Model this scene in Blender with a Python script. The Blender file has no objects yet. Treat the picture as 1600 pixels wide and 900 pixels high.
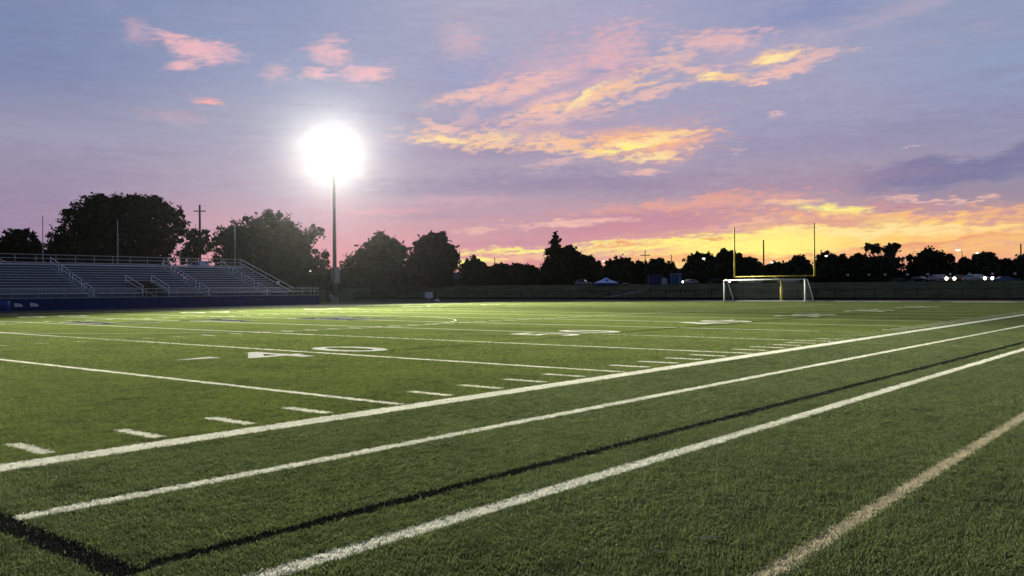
import bpy, math, random
import numpy as np
from mathutils import Vector, Matrix
R = math.radians
rng = np.random.default_rng(7)
random.seed(7)
scene = bpy.context.scene
COL = scene.collection

# ------------------------------------------------------------------ camera
CAM = Vector((-16.17, -10.065, 1.815))
YAW, PITCH, ROLL = 0.6855, 0.0018, -0.0072
fwd = Vector((math.cos(YAW) * math.cos(PITCH), math.sin(YAW) * math.cos(PITCH), math.sin(PITCH)))
r0 = Vector((math.sin(YAW), -math.cos(YAW), 0)); u0 = r0.cross(fwd)
rgt = r0 * math.cos(ROLL) + u0 * math.sin(ROLL)
up = u0 * math.cos(ROLL) - r0 * math.sin(ROLL)
FPX = 1362.3                                   # focal length for a 1600 px wide picture
cd = bpy.data.cameras.new("camera"); cam = bpy.data.objects.new("camera", cd); COL.objects.link(cam)
cd.sensor_width = 36; cd.lens = 36 * FPX / 1600; cd.clip_start = 0.1; cd.clip_end = 6000
cam.matrix_world = Matrix(((rgt.x, up.x, -fwd.x, CAM.x), (rgt.y, up.y, -fwd.y, CAM.y), (rgt.z, up.z, -fwd.z, CAM.z), (0, 0, 0, 1)))
scene.camera = cam
scene.view_settings.view_transform = 'Standard'; scene.view_settings.look = 'None'
scene.view_settings.exposure = 0; scene.view_settings.gamma = 1
scene.render.engine = 'CYCLES'
scene.cycles.volume_bounces = 0; scene.cycles.max_bounces = 6; scene.cycles.use_denoising = True
scene.cycles.sample_clamp_indirect = 4


def ray(px, py):
    return fwd + rgt * ((px - 800) / FPX) - up * ((py - 450) / FPX)


def at(px, py, d):                              # sight line of the survey photo at depth d (m)
    return CAM + ray(px, py) * d


def azel(px, py):                               # compass offset from the view axis (right +) and height, degrees
    v = ray(px, py).normalized()
    fh = Vector((math.cos(YAW), math.sin(YAW), 0))
    return math.degrees(math.atan2(v.dot(r0), v.dot(fh))), math.degrees(math.asin(v.z))


# ------------------------------------------------------------------ node helper
class Ex:
    """tiny expression wrapper for shader math nodes"""
    def __init__(s, nt, sock): s.nt, s.s = nt, sock
    def _op(s, op, *a, clamp=False):
        n = s.nt.nodes.new('ShaderNodeMath'); n.operation = op; n.use_clamp = clamp
        for i, v in enumerate((s,) + a):
            if isinstance(v, Ex): s.nt.links.new(v.s, n.inputs[i])
            else: n.inputs[i].default_value = v
        return Ex(s.nt, n.outputs[0])
    def __add__(s, o): return s._op('ADD', o)
    def __mul__(s, o): return s._op('MULTIPLY', o)
    def __sub__(s, o): return s._op('SUBTRACT', o)
    __radd__ = __add__; __rmul__ = __mul__
    def op(s, op, *a, **k): return s._op(op, *a, **k)


def lin(c):
    return tuple(((x / 255) / 12.92 if x <= 10 else (((x / 255) + .055) / 1.055) ** 2.4) for x in c) + (1.0,)


def new(nt, t, **k):
    n = nt.nodes.new(t)
    for a, b in k.items(): setattr(n, a, b)
    return n


def mixc(nt, fac, a, b, blend='MIX'):
    n = new(nt, 'ShaderNodeMix', data_type='RGBA', blend_type=blend)
    for s, v in ((n.inputs[0], fac), (n.inputs[6], a), (n.inputs[7], b)):
        if isinstance(v, Ex): nt.links.new(v.s, s)
        elif hasattr(v, 'is_output'): nt.links.new(v, s)
        else: s.default_value = v
    return n.outputs[2]


def maprange(nt, v, a, b, c, d, smooth=True):
    n = new(nt, 'ShaderNodeMapRange', interpolation_type='SMOOTHSTEP' if smooth else 'LINEAR')
    nt.links.new(v.s, n.inputs[0])
    for i, x in enumerate((a, b, c, d)): n.inputs[i + 1].default_value = x
    return Ex(nt, n.outputs[0])


def noise(nt, vec, scale, detail=4, rough=.55, dist=0):
    n = new(nt, 'ShaderNodeTexNoise')
    if vec is not None: nt.links.new(vec, n.inputs['Vector'])
    n.inputs['Scale'].default_value = scale; n.inputs['Detail'].default_value = detail
    n.inputs['Roughness'].default_value = rough; n.inputs['Distortion'].default_value = dist
    return Ex(nt, n.outputs[0])


def comb(nt, x, y, z=0.0):
    n = new(nt, 'ShaderNodeCombineXYZ')
    for i, v in enumerate((x, y, z)):
        if isinstance(v, Ex): nt.links.new(v.s, n.inputs[i])
        else: n.inputs[i].default_value = v
    return n.outputs[0]


# ------------------------------------------------------------------ dusk sky (world)
world = bpy.data.worlds.new("World"); scene.world = world; world.use_nodes = True
nt = world.node_tree; nt.nodes.clear()
tc = new(nt, 'ShaderNodeTexCoord')
def vdot(v):
    n = new(nt, 'ShaderNodeVectorMath', operation='DOT_PRODUCT'); nt.links.new(tc.outputs['Generated'], n.inputs[0])
    n.inputs[1].default_value = v; return Ex(nt, n.outputs['Value'])
dx, dy, dz = vdot((math.sin(YAW), -math.cos(YAW), 0)), vdot((math.cos(YAW), math.sin(YAW), 0)), vdot((0, 0, 1))
az = dx.op('ARCTAN2', dy) * 57.29578
el = dz.op('ARCSINE') * 57.29578
flat = comb(nt, az, el * 2.4)
n1 = noise(nt, flat, .16, 6, .6)
n2 = noise(nt, comb(nt, az + 71.0, el * 2.4, 3.0), .45, 6, .62)
n3 = noise(nt, comb(nt, az * .55, el * 2.6, 9.0), .9, 8, .68)
n5 = noise(nt, comb(nt, az * .62 + 31.0, el * 1.9 - az * .18, 2.0), 2.1, 7, .56)
n4 = noise(nt, comb(nt, az * .12, el * 1.1, 5.0), 1.1, 6, .6)
waz = az + (n2 - .5) * 2.6 + (n3 - .5) * 1.6
wel = el + (n1 - .5) * 1.6 + (n3 - .5) * 1.5
# large colour field: one ramp of height for each of five compass directions, blended; turns to plain dusk behind
YS = [0, 100, 200, 300, 350, 400, 440]
COLS = {
    0: [(114, 133, 178), (116, 131, 176), (152, 149, 178), (154, 136, 170), (160, 134, 168), (154, 126, 154), (140, 110, 135)],
    400: [(132, 147, 188), (136, 148, 188), (160, 159, 187), (178, 158, 182), (206, 154, 170), (224, 146, 156), (222, 128, 136)],
    800: [(172, 170, 198), (164, 162, 194), (164, 158, 188), (174, 154, 178), (200, 150, 166), (222, 140, 148), (228, 132, 124)],
    1200: [(146, 152, 192), (156, 158, 192), (160, 157, 186), (168, 148, 172), (206, 148, 152), (236, 156, 126), (224, 136, 126)],
    1600: [(138, 152, 188), (136, 153, 192), (143, 144, 180), (152, 138, 164), (214, 150, 140), (238, 160, 122), (214, 132, 122)],
}
BACK = [(66, 76, 112), (66, 74, 108), (68, 72, 102), (68, 70, 96), (68, 68, 92), (66, 66, 86), (58, 58, 72)]
t = maprange(nt, wel, -2, 26, 0, 1, smooth=False)
def ramp(cols, px):
    n = new(nt, 'ShaderNodeValToRGB'); nt.links.new(t.s, n.inputs[0]); e = n.color_ramp.elements
    items = sorted(((azel(px, y)[1] + 2) / 28, c) for y, c in zip(YS, cols))
    e[0].position, e[0].color = items[0][0], lin(items[0][1]); e[1].position, e[1].color = items[-1][0], lin(items[-1][1])
    for p, c in items[1:-1]:
        k = e.new(p); k.color = lin(c)
    return n.outputs[0]
pxs = [0, 400, 800, 1200, 1600]
sky = ramp(COLS[0], 0)
for a, b in zip(pxs, pxs[1:]):
    sky = mixc(nt, maprange(nt, waz, azel(a, 300)[0], azel(b, 300)[0], 0, 1), sky, ramp(COLS[b], b))
sky = mixc(nt, maprange(nt, az.op('ABSOLUTE'), 42, 130, 0, 1), sky, ramp(BACK, 800))
sky = mixc(nt, maprange(nt, el, 26, 60, 0, 1), sky, lin((62, 78, 122)))
hs = new(nt, 'ShaderNodeHueSaturation'); hs.inputs['Saturation'].default_value = .86; hs.inputs['Value'].default_value = .97
nt.links.new(sky, hs.inputs['Color']); sky = hs.outputs[0]
# soft grey-mauve streaks through the whole deck
sky = mixc(nt, maprange(nt, n4, .5, .75, 0, .32), sky, lin((138, 132, 166)))
sky = mixc(nt, maprange(nt, n1, .54, .75, 0, .35), sky, lin((176, 160, 186)))
PINK, PEACH, YEL, ORG = (236, 184, 190), (242, 192, 180), (255, 230, 166), (248, 200, 162)
HOT, SLATE, MAUVE = (255, 246, 138), (116, 120, 160), (158, 140, 172)
# (x, y, rx, ry, turn, colour, strength, breakup) : cloud patches on the photo's compass grid
CL = [
 # slate and mauve banks
 (1470, 272, 120, 19, 3, SLATE, .95, .4), (1420, 268, 60, 16, 8, SLATE, .6, .5), (1595, 240, 90, 15, 12, SLATE, .85, .5), (1350, 215, 300, 26, 4, (140, 138, 174), .6, .7), (900, 287, 280, 17, 0, (146, 134, 168), .7, .8),
 (1010, 345, 170, 20, 4, (188, 134, 158), .75, .7), (760, 236, 140, 13, 0, (150, 138, 170), .7, .7), (1260, 288, 200, 14, 2, (162, 138, 166), .6, .7),
 (1180, 200, 260, 40, 6, (148, 150, 186), .5, .8), (740, 120, 70, 40, 0, (146, 156, 196), .5, .6), (200, 215, 200, 20, 0, (158, 156, 184), .5, .8),
 (900, 30, 160, 34, -6, (172, 166, 194), .6, .9), (1250, 25, 140, 18, 10, (122, 140, 188), .55, .7),
 (1420, 15, 160, 11, 12, (178, 166, 188), .6, .8),
 # pink puffs, upper left
 (330, 79, 38, 13, -2, PINK, .9, .9), (285, 72, 42, 12, -20, PINK, .9, .9), (285, 101, 26, 8, 5, PINK, .95, .8), (215, 52, 24, 17, -35, PINK, .35, .9),
 (515, 85, 28, 17, -8, PINK, .85, .9), (572, 115, 38, 13, 10, PINK, .9, .9), (500, 119, 26, 6, 4, PINK, .85, .9), (430, 113, 17, 14, 0, PINK, .45, .9),
 (325, 160, 24, 6, -5, (244, 172, 170), .9, .8), (275, 185, 50, 8, 0, PINK, .2, .9), (725, 66, 34, 26, -20, PINK, .4, 1.),
 # broken field of lit cloud in the middle: a soft pink veil, then torn peach and yellow cores
 (880, 120, 130, 44, 16, (222, 178, 192), .55, 1.), (960, 95, 46, 44, 30, (234, 180, 184), .6, 1.), (860, 205, 190, 28, 2, (212, 172, 188), .4, 1.3), (1010, 218, 92, 30, 0, (236, 172, 156), .75, .9),
 (735, 148, 56, 9, 16, PEACH, .95, 1.), (820, 137, 66, 11, 20, PEACH, .8, 1.3), (850, 160, 46, 9, 12, PEACH, .8, 1.4),
 (862, 168, 52, 6, 12, ORG, 1., 1.3), (945, 143, 66, 7, 24, ORG, 1., .9), (915, 153, 40, 4, 30, YEL, 1., .8), (1000, 133, 42, 5, 12, ORG, .8, 1.),
 (1030, 145, 66, 5, 13, PEACH, .9, 1.1), (735, 179, 14, 6, 0, PEACH, .9, .9), (720, 190, 18, 4, 10, PEACH, .6, 1.), (880, 182, 80, 16, 4, PEACH, .7, 2.2),
 (705, 217, 56, 11, -4, ORG, 1., 1.5), (700, 219, 32, 6, -3, YEL, 1., 1.2), (785, 211, 56, 9, 6, ORG, 1., 1.8), (785, 211, 30, 4, 4, YEL, .8, 1.6), (835, 224, 80, 9, 0, ORG, .8, 2.2),
 (690, 198, 26, 5, -8, PEACH, .9, 1.1), (890, 233, 60, 7, -10, ORG, .85, 1.8), (850, 205, 70, 9, 0, PEACH, .5, 2.2),
 (1000, 219, 80, 14, 4, (250, 190, 140), .95, 1.4), (1005, 221, 56, 7, 8, YEL, 1., 1.3), (985, 229, 52, 4, 8, HOT, 1., 1.), (1030, 240, 46, 5, 6, YEL, .9, 1.7), (1055, 228, 30, 14, 0, (248, 184, 150), .6, 1.2), (1010, 268, 28, 5, 0, PEACH, .85, 1.3), (875, 252, 48, 4, 8, PEACH, .6, 1.),
 (935, 110, 24, 8, 0, (150, 158, 190), .8, .8), (770, 172, 60, 11, 10, (152, 154, 190), .65, 1.1), (830, 203, 60, 7, 4, (164, 154, 186), .6, 1.4), (925, 196, 60, 11, 4, (164, 154, 186), .75, 1.2), (1030, 180, 110, 16, 4, (164, 158, 188), .8, .9), (900, 128, 60, 6, 18, (170, 160, 190), .6, 1.2), (1120, 140, 90, 10, 6, (154, 158, 192), .7, .9),
 # right hand group
 (1160, 88, 130, 30, 6, (196, 176, 196), .4, 1.1), (1125, 63, 60, 13, 2, (240, 188, 184), .8, 1.1), (1216, 90, 48, 8, 6, ORG, 1., .8), (1210, 92, 32, 4, 6, YEL, 1., .6), (1248, 102, 66, 8, 10, PEACH, .75, 1.1),
 (1125, 119, 38, 6, -3, ORG, .95, .9), (1112, 118, 15, 4, 0, YEL, 1., .6), (1195, 121, 50, 3, 6, PEACH, 1., .9), (1085, 107, 38, 6, -4, PEACH, .8, 1.2),
 (1048, 92, 32, 10, 8, PEACH, .7, 1.1), (1213, 181, 10, 3, 0, (230, 190, 195), .8, .7), (1155, 240, 12, 2.5, 0, (220, 178, 186), .7, .7), (1425, 228, 12, 3, 0, (214, 180, 190), .6, .7),
 # low bands over the trees
 (1085, 318, 160, 9, 3, (236, 168, 150), .7, 1.3), (890, 350, 80, 4, 0, PEACH, .9, 1.4), (750, 360, 34, 3, 3, PEACH, .7, 1.), (620, 330, 90, 5, 3, (226, 162, 172), .5, 1.), (720, 312, 90, 8, 0, (214, 168, 184), .5, 1.),
 (1400, 337, 240, 9, -2, (246, 178, 134), .8, 1.5), (1305, 327, 54, 7, -6, HOT, 1., 1.), (1230, 318, 40, 4, 4, ORG, .8, 1.), (1470, 312, 90, 3, -4, PEACH, .8, .9),
 (1240, 379, 230, 28, 4, (254, 206, 120), .9, .8), (1200, 384, 190, 24, 5, HOT, 1., .7), (1070, 377, 170, 7, 5, HOT, 1., .7), (860, 389, 150, 4, 3, HOT, 1., .8),
 (800, 404, 110, 5, 3, ORG, .6, 1.1), (745, 410, 40, 5, 3, HOT, .9, .9), (1500, 368, 210, 17, 0, (254, 200, 116), .9, 1.), (1400, 362, 160, 7, -2, YEL, .85, 1.2),
 (1540, 392, 160, 8, 0, (248, 190, 120), .7, 1.), (1150, 349, 60, 3, 6, ORG, .8, 1.),
 # dark flecks in front of the bright band
 (1280, 350, 100, 5, 2, (214, 146, 146), .85, .8), (1405, 325, 28, 5, 4, (160, 134, 160), .8, .9), (1450, 381, 150, 3.5, 4, (228, 150, 122), .8, .8), (1120, 372, 22, 2.4, 0, (226, 160, 110), .9, .4),
 (980, 384, 66, 2.4, 2, (232, 150, 120), .9, .8), (1400, 322, 90, 4, -2, (206, 146, 152), .6, 1.), (1180, 404, 260, 5, 0, (236, 150, 120), .7, .9), (1000, 362, 150, 9, 4, (200, 142, 158), .7, .9),
]
K = math.degrees(1 / FPX)
warped = comb(nt, waz, wel)
for (x, y, rx, ry, turn, c, st, brk) in CL:
    a, e = azel(x, y); ca = math.cos(R(a)) ** 2
    m = new(nt, 'ShaderNodeMapping', vector_type='TEXTURE')
    ch = new(nt, 'ShaderNodeVectorMath', operation='MULTIPLY_ADD')   # chained on the layer below, so the shader compiler works through the layers in order
    nt.links.new(sky, ch.inputs[0]); ch.inputs[1].default_value = (1e-9, 1e-9, 1e-9); nt.links.new(warped, ch.inputs[2])
    nt.links.new(ch.outputs[0], m.inputs[0])
    m.inputs['Location'].default_value = (a, e, 0); m.inputs['Rotation'].default_value = (0, 0, R(turn))
    m.inputs['Scale'].default_value = (rx * K * ca * 1.25, ry * K * ca ** .5 * 1.25, 1)
    ln = new(nt, 'ShaderNodeVectorMath', operation='LENGTH'); nt.links.new(m.outputs[0], ln.inputs[0])
    d = Ex(nt, ln.outputs['Value']) + (n3 - .5) * (brk * 1.3) + (n2 - .5) * (brk * .6) + (n5 - .5) * (brk * 1.7)
    sky = mixc(nt, maprange(nt, d, 1.36, .0 if brk > .45 else .5, 0, st), sky, lin(c))
# fine luminance grain of the cloud deck
sky = mixc(nt, 1.0, sky, mixc(nt, maprange(nt, n3, .3, .72, 0, 1), (.96, .96, .965, 1), (1.035, 1.03, 1.03, 1)), 'MULTIPLY')
# below the horizon: dark ground tone
sky = mixc(nt, maprange(nt, el, -3, -.5, 1, 0), sky, lin((60, 60, 56)))
bgd = new(nt, 'ShaderNodeBackground'); nt.links.new(sky, bgd.inputs[0]); bgd.inputs[1].default_value = 1.0
# a weak clear-dusk sky (sun just on the horizon) is added so that the light from above is that of real air
ns = new(nt, 'ShaderNodeTexSky'); ns.sky_type = 'NISHITA'; ns.sun_disc = False
SUN_AZ = YAW - R(azel(1180, 400)[0])            # compass direction of the brightest sky
ns.sun_elevation = R(.8); ns.sun_rotation = math.pi / 2 - SUN_AZ
bg2 = new(nt, 'ShaderNodeBackground'); nt.links.new(ns.outputs[0], bg2.inputs[0]); bg2.inputs[1].default_value = .004
add = new(nt, 'ShaderNodeAddShader'); nt.links.new(bgd.outputs[0], add.inputs[0]); nt.links.new(bg2.outputs[0], add.inputs[1])
wo = new(nt, 'ShaderNodeOutputWorld'); nt.links.new(add.outputs[0], wo.inputs[0])
world.cycles.sampling_method = 'MANUAL'; world.cycles.sample_map_resolution = 512

# ------------------------------------------------------------------ the last sun
sd = bpy.data.lights.new("sun", 'SUN'); sd.energy = .05; sd.angle = R(4); sd.color = (1, .62, .35)
sun = bpy.data.objects.new("sun", sd); COL.objects.link(sun)
sdir = Vector((math.cos(SUN_AZ) * math.cos(R(.8)), math.sin(SUN_AZ) * math.cos(R(.8)), math.sin(R(.8))))
sun.rotation_euler = sdir.to_track_quat('Z', 'Y').to_euler(); sun.location = (60, 40, 60)


# ------------------------------------------------------------------ mesh helpers
class MB:
    def __init__(s): s.v, s.f = [], []
    def add(s, vs, fs):
        b = len(s.v); s.v += [tuple(x) for x in vs]; s.f += [tuple(i + b for i in f) for f in fs]; return s
    def box(s, x0, x1, y0, y1, z0, z1):
        return s.add([(x0, y0, z0), (x1, y0, z0), (x1, y1, z0), (x0, y1, z0), (x0, y0, z1), (x1, y0, z1), (x1, y1, z1), (x0, y1, z1)],
                     [(0, 3, 2, 1), (4, 5, 6, 7), (0, 1, 5, 4), (1, 2, 6, 5), (2, 3, 7, 6), (3, 0, 4, 7)])
    def tube(s, pts, rads, n=8, caps=True):
        pts = [Vector(p) for p in pts]
        if not hasattr(rads, '__len__'): rads = [rads] * len(pts)
        vs, fs = [], []
        prev = None
        for i, p in enumerate(pts):
            d = (pts[min(i + 1, len(pts) - 1)] - pts[max(i - 1, 0)]).normalized()
            ref = prev if prev is not None else (Vector((1, 0, 0)) if abs(d.x) < .8 else Vector((0, 1, 0)))
            a = (ref - d * ref.dot(d)).normalized(); b = d.cross(a); prev = a
            for k in range(n):
                t = 2 * math.pi * (k + .5) / n
                vs.append(p + (a * math.cos(t) + b * math.sin(t)) * rads[i])
        for i in range(len(pts) - 1):
            for k in range(n):
                fs.append((i * n + k, i * n + (k + 1) % n, (i + 1) * n + (k + 1) % n, (i + 1) * n + k))
        if caps:
            fs.append(tuple(range(n - 1, -1, -1))); fs.append(tuple((len(pts) - 1) * n + k for k in range(n)))
        return s.add(vs, fs)
    def poly(s, pts, z):                        # flat polygon sheet
        return s.add([(p[0], p[1], z) for p in pts], [tuple(range(len(pts)))])
    def ribbon(s, pts, w, z, closed=False):
        pts = [Vector((p[0], p[1])) for p in pts]; n = len(pts); L, Rr = [], []
        for i, p in enumerate(pts):
            a = pts[(i - 1) % n] if (closed or i > 0) else None
            b = pts[(i + 1) % n] if (closed or i < n - 1) else None
            d1 = (p - a).normalized() if a is not None else None
            d2 = (b - p).normalized() if b is not None else None
            if d1 is None: d1 = d2
            if d2 is None: d2 = d1
            t = (d1 + d2).normalized(); nrm = Vector((-t.y, t.x)); sc = 1 / max(.35, nrm.dot(Vector((-d1.y, d1.x))))
            L.append(p + nrm * (w / 2 * sc)); Rr.append(p - nrm * (w / 2 * sc))
        vs = [(p.x, p.y, z) for p in L] + [(p.x, p.y, z) for p in Rr]
        fs = [(i, n + i, n + (i + 1) % n, (i + 1) % n) for i in range(n if closed else n - 1)]
        return s.add(vs, fs)
    def mesh(s, name, mat, smooth=False):
        me = bpy.data.meshes.new(name); me.from_pydata(s.v, [], s.f); me.update()
        if mat: me.materials.append(mat)
        if smooth: me.polygons.foreach_set('use_smooth', [True] * len(me.polygons))
        return me
    def build(s, name, mat, parent=None, smooth=False, loc=None, rz=0):
        o = bpy.data.objects.new(name, s.mesh(name, mat, smooth)); COL.objects.link(o)
        if parent is not None: o.parent = parent
        if loc is not None: o.location = loc
        if rz: o.rotation_euler[2] = rz
        return o


def tag(o, label=None, cat=None, group=None, kind=None):
    if label: o['label'] = label
    if cat: o['category'] = cat
    if group: o['group'] = group
    if kind: o['kind'] = kind
    return o


def thing(name, label, cat, loc=(0, 0, 0), rz=0, group=None):
    o = bpy.data.objects.new(name, None); COL.objects.link(o); o.empty_display_size = .2
    o.location = loc; o.rotation_euler[2] = rz
    return tag(o, label, cat, group)


def kids(o): return [c for c in bpy.data.objects if c.parent == o]


def copy_tree(o, loc, rz=None, label=None):
    def rec(a, par):
        c = a.copy(); COL.objects.link(c)
        if par is not None: c.parent = par
        for ch in kids(a): rec(ch, c)
        return c
    r = rec(o, None); r.location = loc
    if rz is not None: r.rotation_euler[2] = rz
    if label: r['label'] = label
    return r


# ------------------------------------------------------------------ materials
MATS = {}
def mat(name, col, rough=.7, metal=0., var=.12, scale=4., bump=0., bscale=40., emit=None, estr=0., spec=.5):
    if name in MATS: return MATS[name]
    m = bpy.data.materials.new(name); m.use_nodes = True; t = m.node_tree; b = t.nodes['Principled BSDF']
    tc = new(t, 'ShaderNodeTexCoord')
    n = noise(t, tc.outputs['Object'], scale, 5, .6)
    lo = tuple(c * (1 - var) for c in col) + (1,); hi = tuple(min(1, c * (1 + var)) for c in col) + (1,)
    t.links.new(mixc(t, maprange(t, n, .3, .7, 0, 1), lo, hi), b.inputs['Base Color'])
    b.inputs['Roughness'].default_value = rough; b.inputs['Metallic'].default_value = metal; b.inputs['Specular IOR Level'].default_value = spec
    if bump:
        bn = new(t, 'ShaderNodeBump'); bn.inputs['Strength'].default_value = bump; bn.inputs['Distance'].default_value = .02
        t.links.new(noise(t, tc.outputs['Object'], bscale, 4).s, bn.inputs['Height']); t.links.new(bn.outputs[0], b.inputs['Normal'])
    if emit:
        b.inputs['Emission Color'].default_value = tuple(emit) + (1,); b.inputs['Emission Strength'].default_value = estr
    MATS[name] = m; return m


def turf_material(name, kind, sheet):
    """artificial turf: kind = green / white / black / tan; sheet: the flat carpet, else single fibres"""
    m = bpy.data.materials.new(name); m.use_nodes = True; t = m.node_tree; b = t.nodes['Principled BSDF']
    g = new(t, 'ShaderNodeNewGeometry')
    pos = g.outputs['Position']
    big = noise(t, pos, .35, 4, .6); mid = noise(t, pos, 2.2, 4, .6)
    fine = noise(t, pos, 26., 4, .7); tiny = noise(t, pos, 95., 3, .7)
    # pile lies across the field in bands: stretch along x
    mp = new(t, 'ShaderNodeMapping'); t.links.new(pos, mp.inputs[0]); mp.inputs['Scale'].default_value = (.6, 2.4, 1); mp.inputs['Rotation'].default_value = (0, 0, .35)
    nap = noise(t, mp.outputs[0], 1.7, 5, .65)
    mp2 = new(t, 'ShaderNodeMapping'); t.links.new(pos, mp2.inputs[0]); mp2.inputs['Scale'].default_value = (9., 2.2, 1)
    grain = noise(t, mp2.outputs[0], 1.6, 5, .75)
    if kind == 'green':
        sx = new(t, 'ShaderNodeSeparateXYZ'); t.links.new(pos, sx.inputs[0])
        inside = maprange(t, Ex(t, sx.outputs[1]), -.35, -.2, 0, 1, False)
        base = mixc(t, inside, GREEN_OUT + (1,), GREEN_IN + (1,))
        c = mixc(t, maprange(t, big, .35, .68, 0, .45), base, tuple(x * .72 for x in GREEN_OUT) + (1,))
        c = mixc(t, maprange(t, nap, .35, .66, 0, .6), c, mixc(t, 1., c, (1.3, 1.26, 1.05, 1), 'MULTIPLY'))
        c = mixc(t, maprange(t, mid * .7 + big * .3, .53, .70, 0, .6), c, (.018, .022, .014, 1))
        lo, hi = (.45, .45, .45, 1), (1.5, 1.5, 1.4, 1)
    else:
        base = {'white': (.70, .69, .60), 'black': (.012, .013, .012), 'tan': (.47, .42, .29), 'navy': (.018, .022, .045)}[kind]
        c = mixc(t, maprange(t, mid * .6 + nap * .4, .38, .7, 0, .55), base + (1,), tuple(x * .62 for x in base) + (1,))
        lo, hi = (.72, .72, .72, 1), (1.1, 1.1, 1.08, 1)
        if sheet and kind in ('white', 'tan'):  # rubber infill showing between the painted fibres
            c = mixc(t, maprange(t, tiny * .6 + fine * .4, .55, .62, 0, .75), c, (.05, .055, .04, 1))
    if sheet:
        f = fine * .5 + tiny * .2 + grain * .3
        c = mixc(t, 1., c, mixc(t, maprange(t, f, .36, .64, 0, 1), lo, hi), 'MULTIPLY')
        bn = new(t, 'ShaderNodeBump'); bn.inputs['Strength'].default_value = .9; bn.inputs['Distance'].default_value = .02
        t.links.new(f.s, bn.inputs['Height']); t.links.new(bn.outputs[0], b.inputs['Normal'])
    else:
        oi = new(t, 'ShaderNodeObjectInfo')
        c = mixc(t, 1., c, mixc(t, maprange(t, Ex(t, oi.outputs['Random']), 0, 1, 0, 1, False), *(((.5, .52, .5, 1), (1.55, 1.52, 1.4, 1)) if kind == 'green' else ((.82, .82, .82, 1), (1.15, 1.15, 1.13, 1)))), 'MULTIPLY')
    t.links.new(c, b.inputs['Base Color']); b.inputs['Roughness'].default_value = .62 if not sheet else .8
    b.inputs['Specular IOR Level'].default_value = .0 if sheet else .06
    if not sheet:                               # thin plastic ribbons let part of the light through
        tr = new(t, 'ShaderNodeBsdfTranslucent'); t.links.new(c, tr.inputs[0])
        mx = new(t, 'ShaderNodeMixShader'); mx.inputs[0].default_value = .42
        t.links.new(b.outputs[0], mx.inputs[1]); t.links.new(tr.outputs[0], mx.inputs[2]); t.links.new(mx.outputs[0], t.nodes['Material Output'].inputs[0])
    return m


GREEN_IN, GREEN_OUT = (.100, .128, .040), (.088, .114, .050)
M_turf = turf_material('turf_green', 'green', True); M_fib = turf_material('turf_fibre_green', 'green', False)
M_line = {k: turf_material('turf_' + k, k, True) for k in ('white', 'black', 'tan', 'navy')}
M_linef = {k: turf_material('turf_fibre_' + k, k, False) for k in ('white', 'black', 'tan')}
M_alu = mat('aluminium', (.72, .78, .84), .55, .15, .15, 3.)
M_riser = mat('gap_shade_riser', (.075, .105, .15), .7, 0, .2, 3.)  # dark tone painted in for the shaded gaps between seat rows
M_tread = mat('darkened_tread', (.20, .24, .30), .7, .1, .2, 3.)  # aluminium colour darkened so the gaps between rows read as shade
M_mast = mat('mast_steel', (.13, .14, .15), .6, .2, .15, 4.)
M_galv = mat('galvanised_steel', (.36, .38, .38), .5, .4, .15, 6.)
M_bluewall = mat('blue_painted_wall', (.014, .042, .16), .7, 0, .18, 1.2, spec=.1)
M_blue = mat('blue_plastic', (.015, .09, .33), .45, 0, .1)
M_white = mat('white_paint', (.78, .78, .76), .5, 0, .05)
M_yellow = mat('yellow_paint', (.62, .50, .09), .45, 0, .08)
M_dark = mat('black_coated_steel', (.012, .013, .014), .8, 0, .1, spec=.05)
M_conc = mat('concrete', (.30, .30, .28), .85, 0, .15, 3., .3)
M_wood = mat('weathered_pole', (.10, .085, .07), .85, 0, .2, 6.)
M_bark = mat('bark', (.045, .036, .028), .95, 0, .25, 3., .5, 12.)
M_rubber = mat('track_rubber', (.030, .030, .032), .9, 0, .2, 2., spec=.1)


def leaf_mat(name, c):
    m = bpy.data.materials.new(name); m.use_nodes = True; t = m.node_tree; b = t.nodes['Principled BSDF']
    g = new(t, 'ShaderNodeNewGeometry'); n = noise(t, g.outputs['Position'], .7, 3)
    t.links.new(mixc(t, maprange(t, n, .3, .7, 0, 1), tuple(x * .6 for x in c) + (1,), tuple(x * 1.35 for x in c) + (1,)), b.inputs['Base Color'])
    b.inputs['Roughness'].default_value = .8; b.inputs['Specular IOR Level'].default_value = .05
    return m
M_leafA, M_leafB, M_leafC = leaf_mat('oak_leaves', (.050, .062, .034)), leaf_mat('maple_leaves', (.058, .078, .042)), leaf_mat('spruce_needles', (.040, .050, .032))


# ------------------------------------------------------------------ ground and field
YD = 1.32                                        # one yard of the field, metres here
def bank_w(y): return 46 - 30 * min(1, max(0, (y - 30) / 80))
def zg(x, y):                                    # height of the land: flat field, grass bank beyond the end fence
    s = min(1, max(0, (x - 106.5) / bank_w(y))); s = s * s * (3 - 2 * s)
    s2 = min(1, max(0, (y - 104) / 30))
    return -.03 + 2.75 * s

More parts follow.
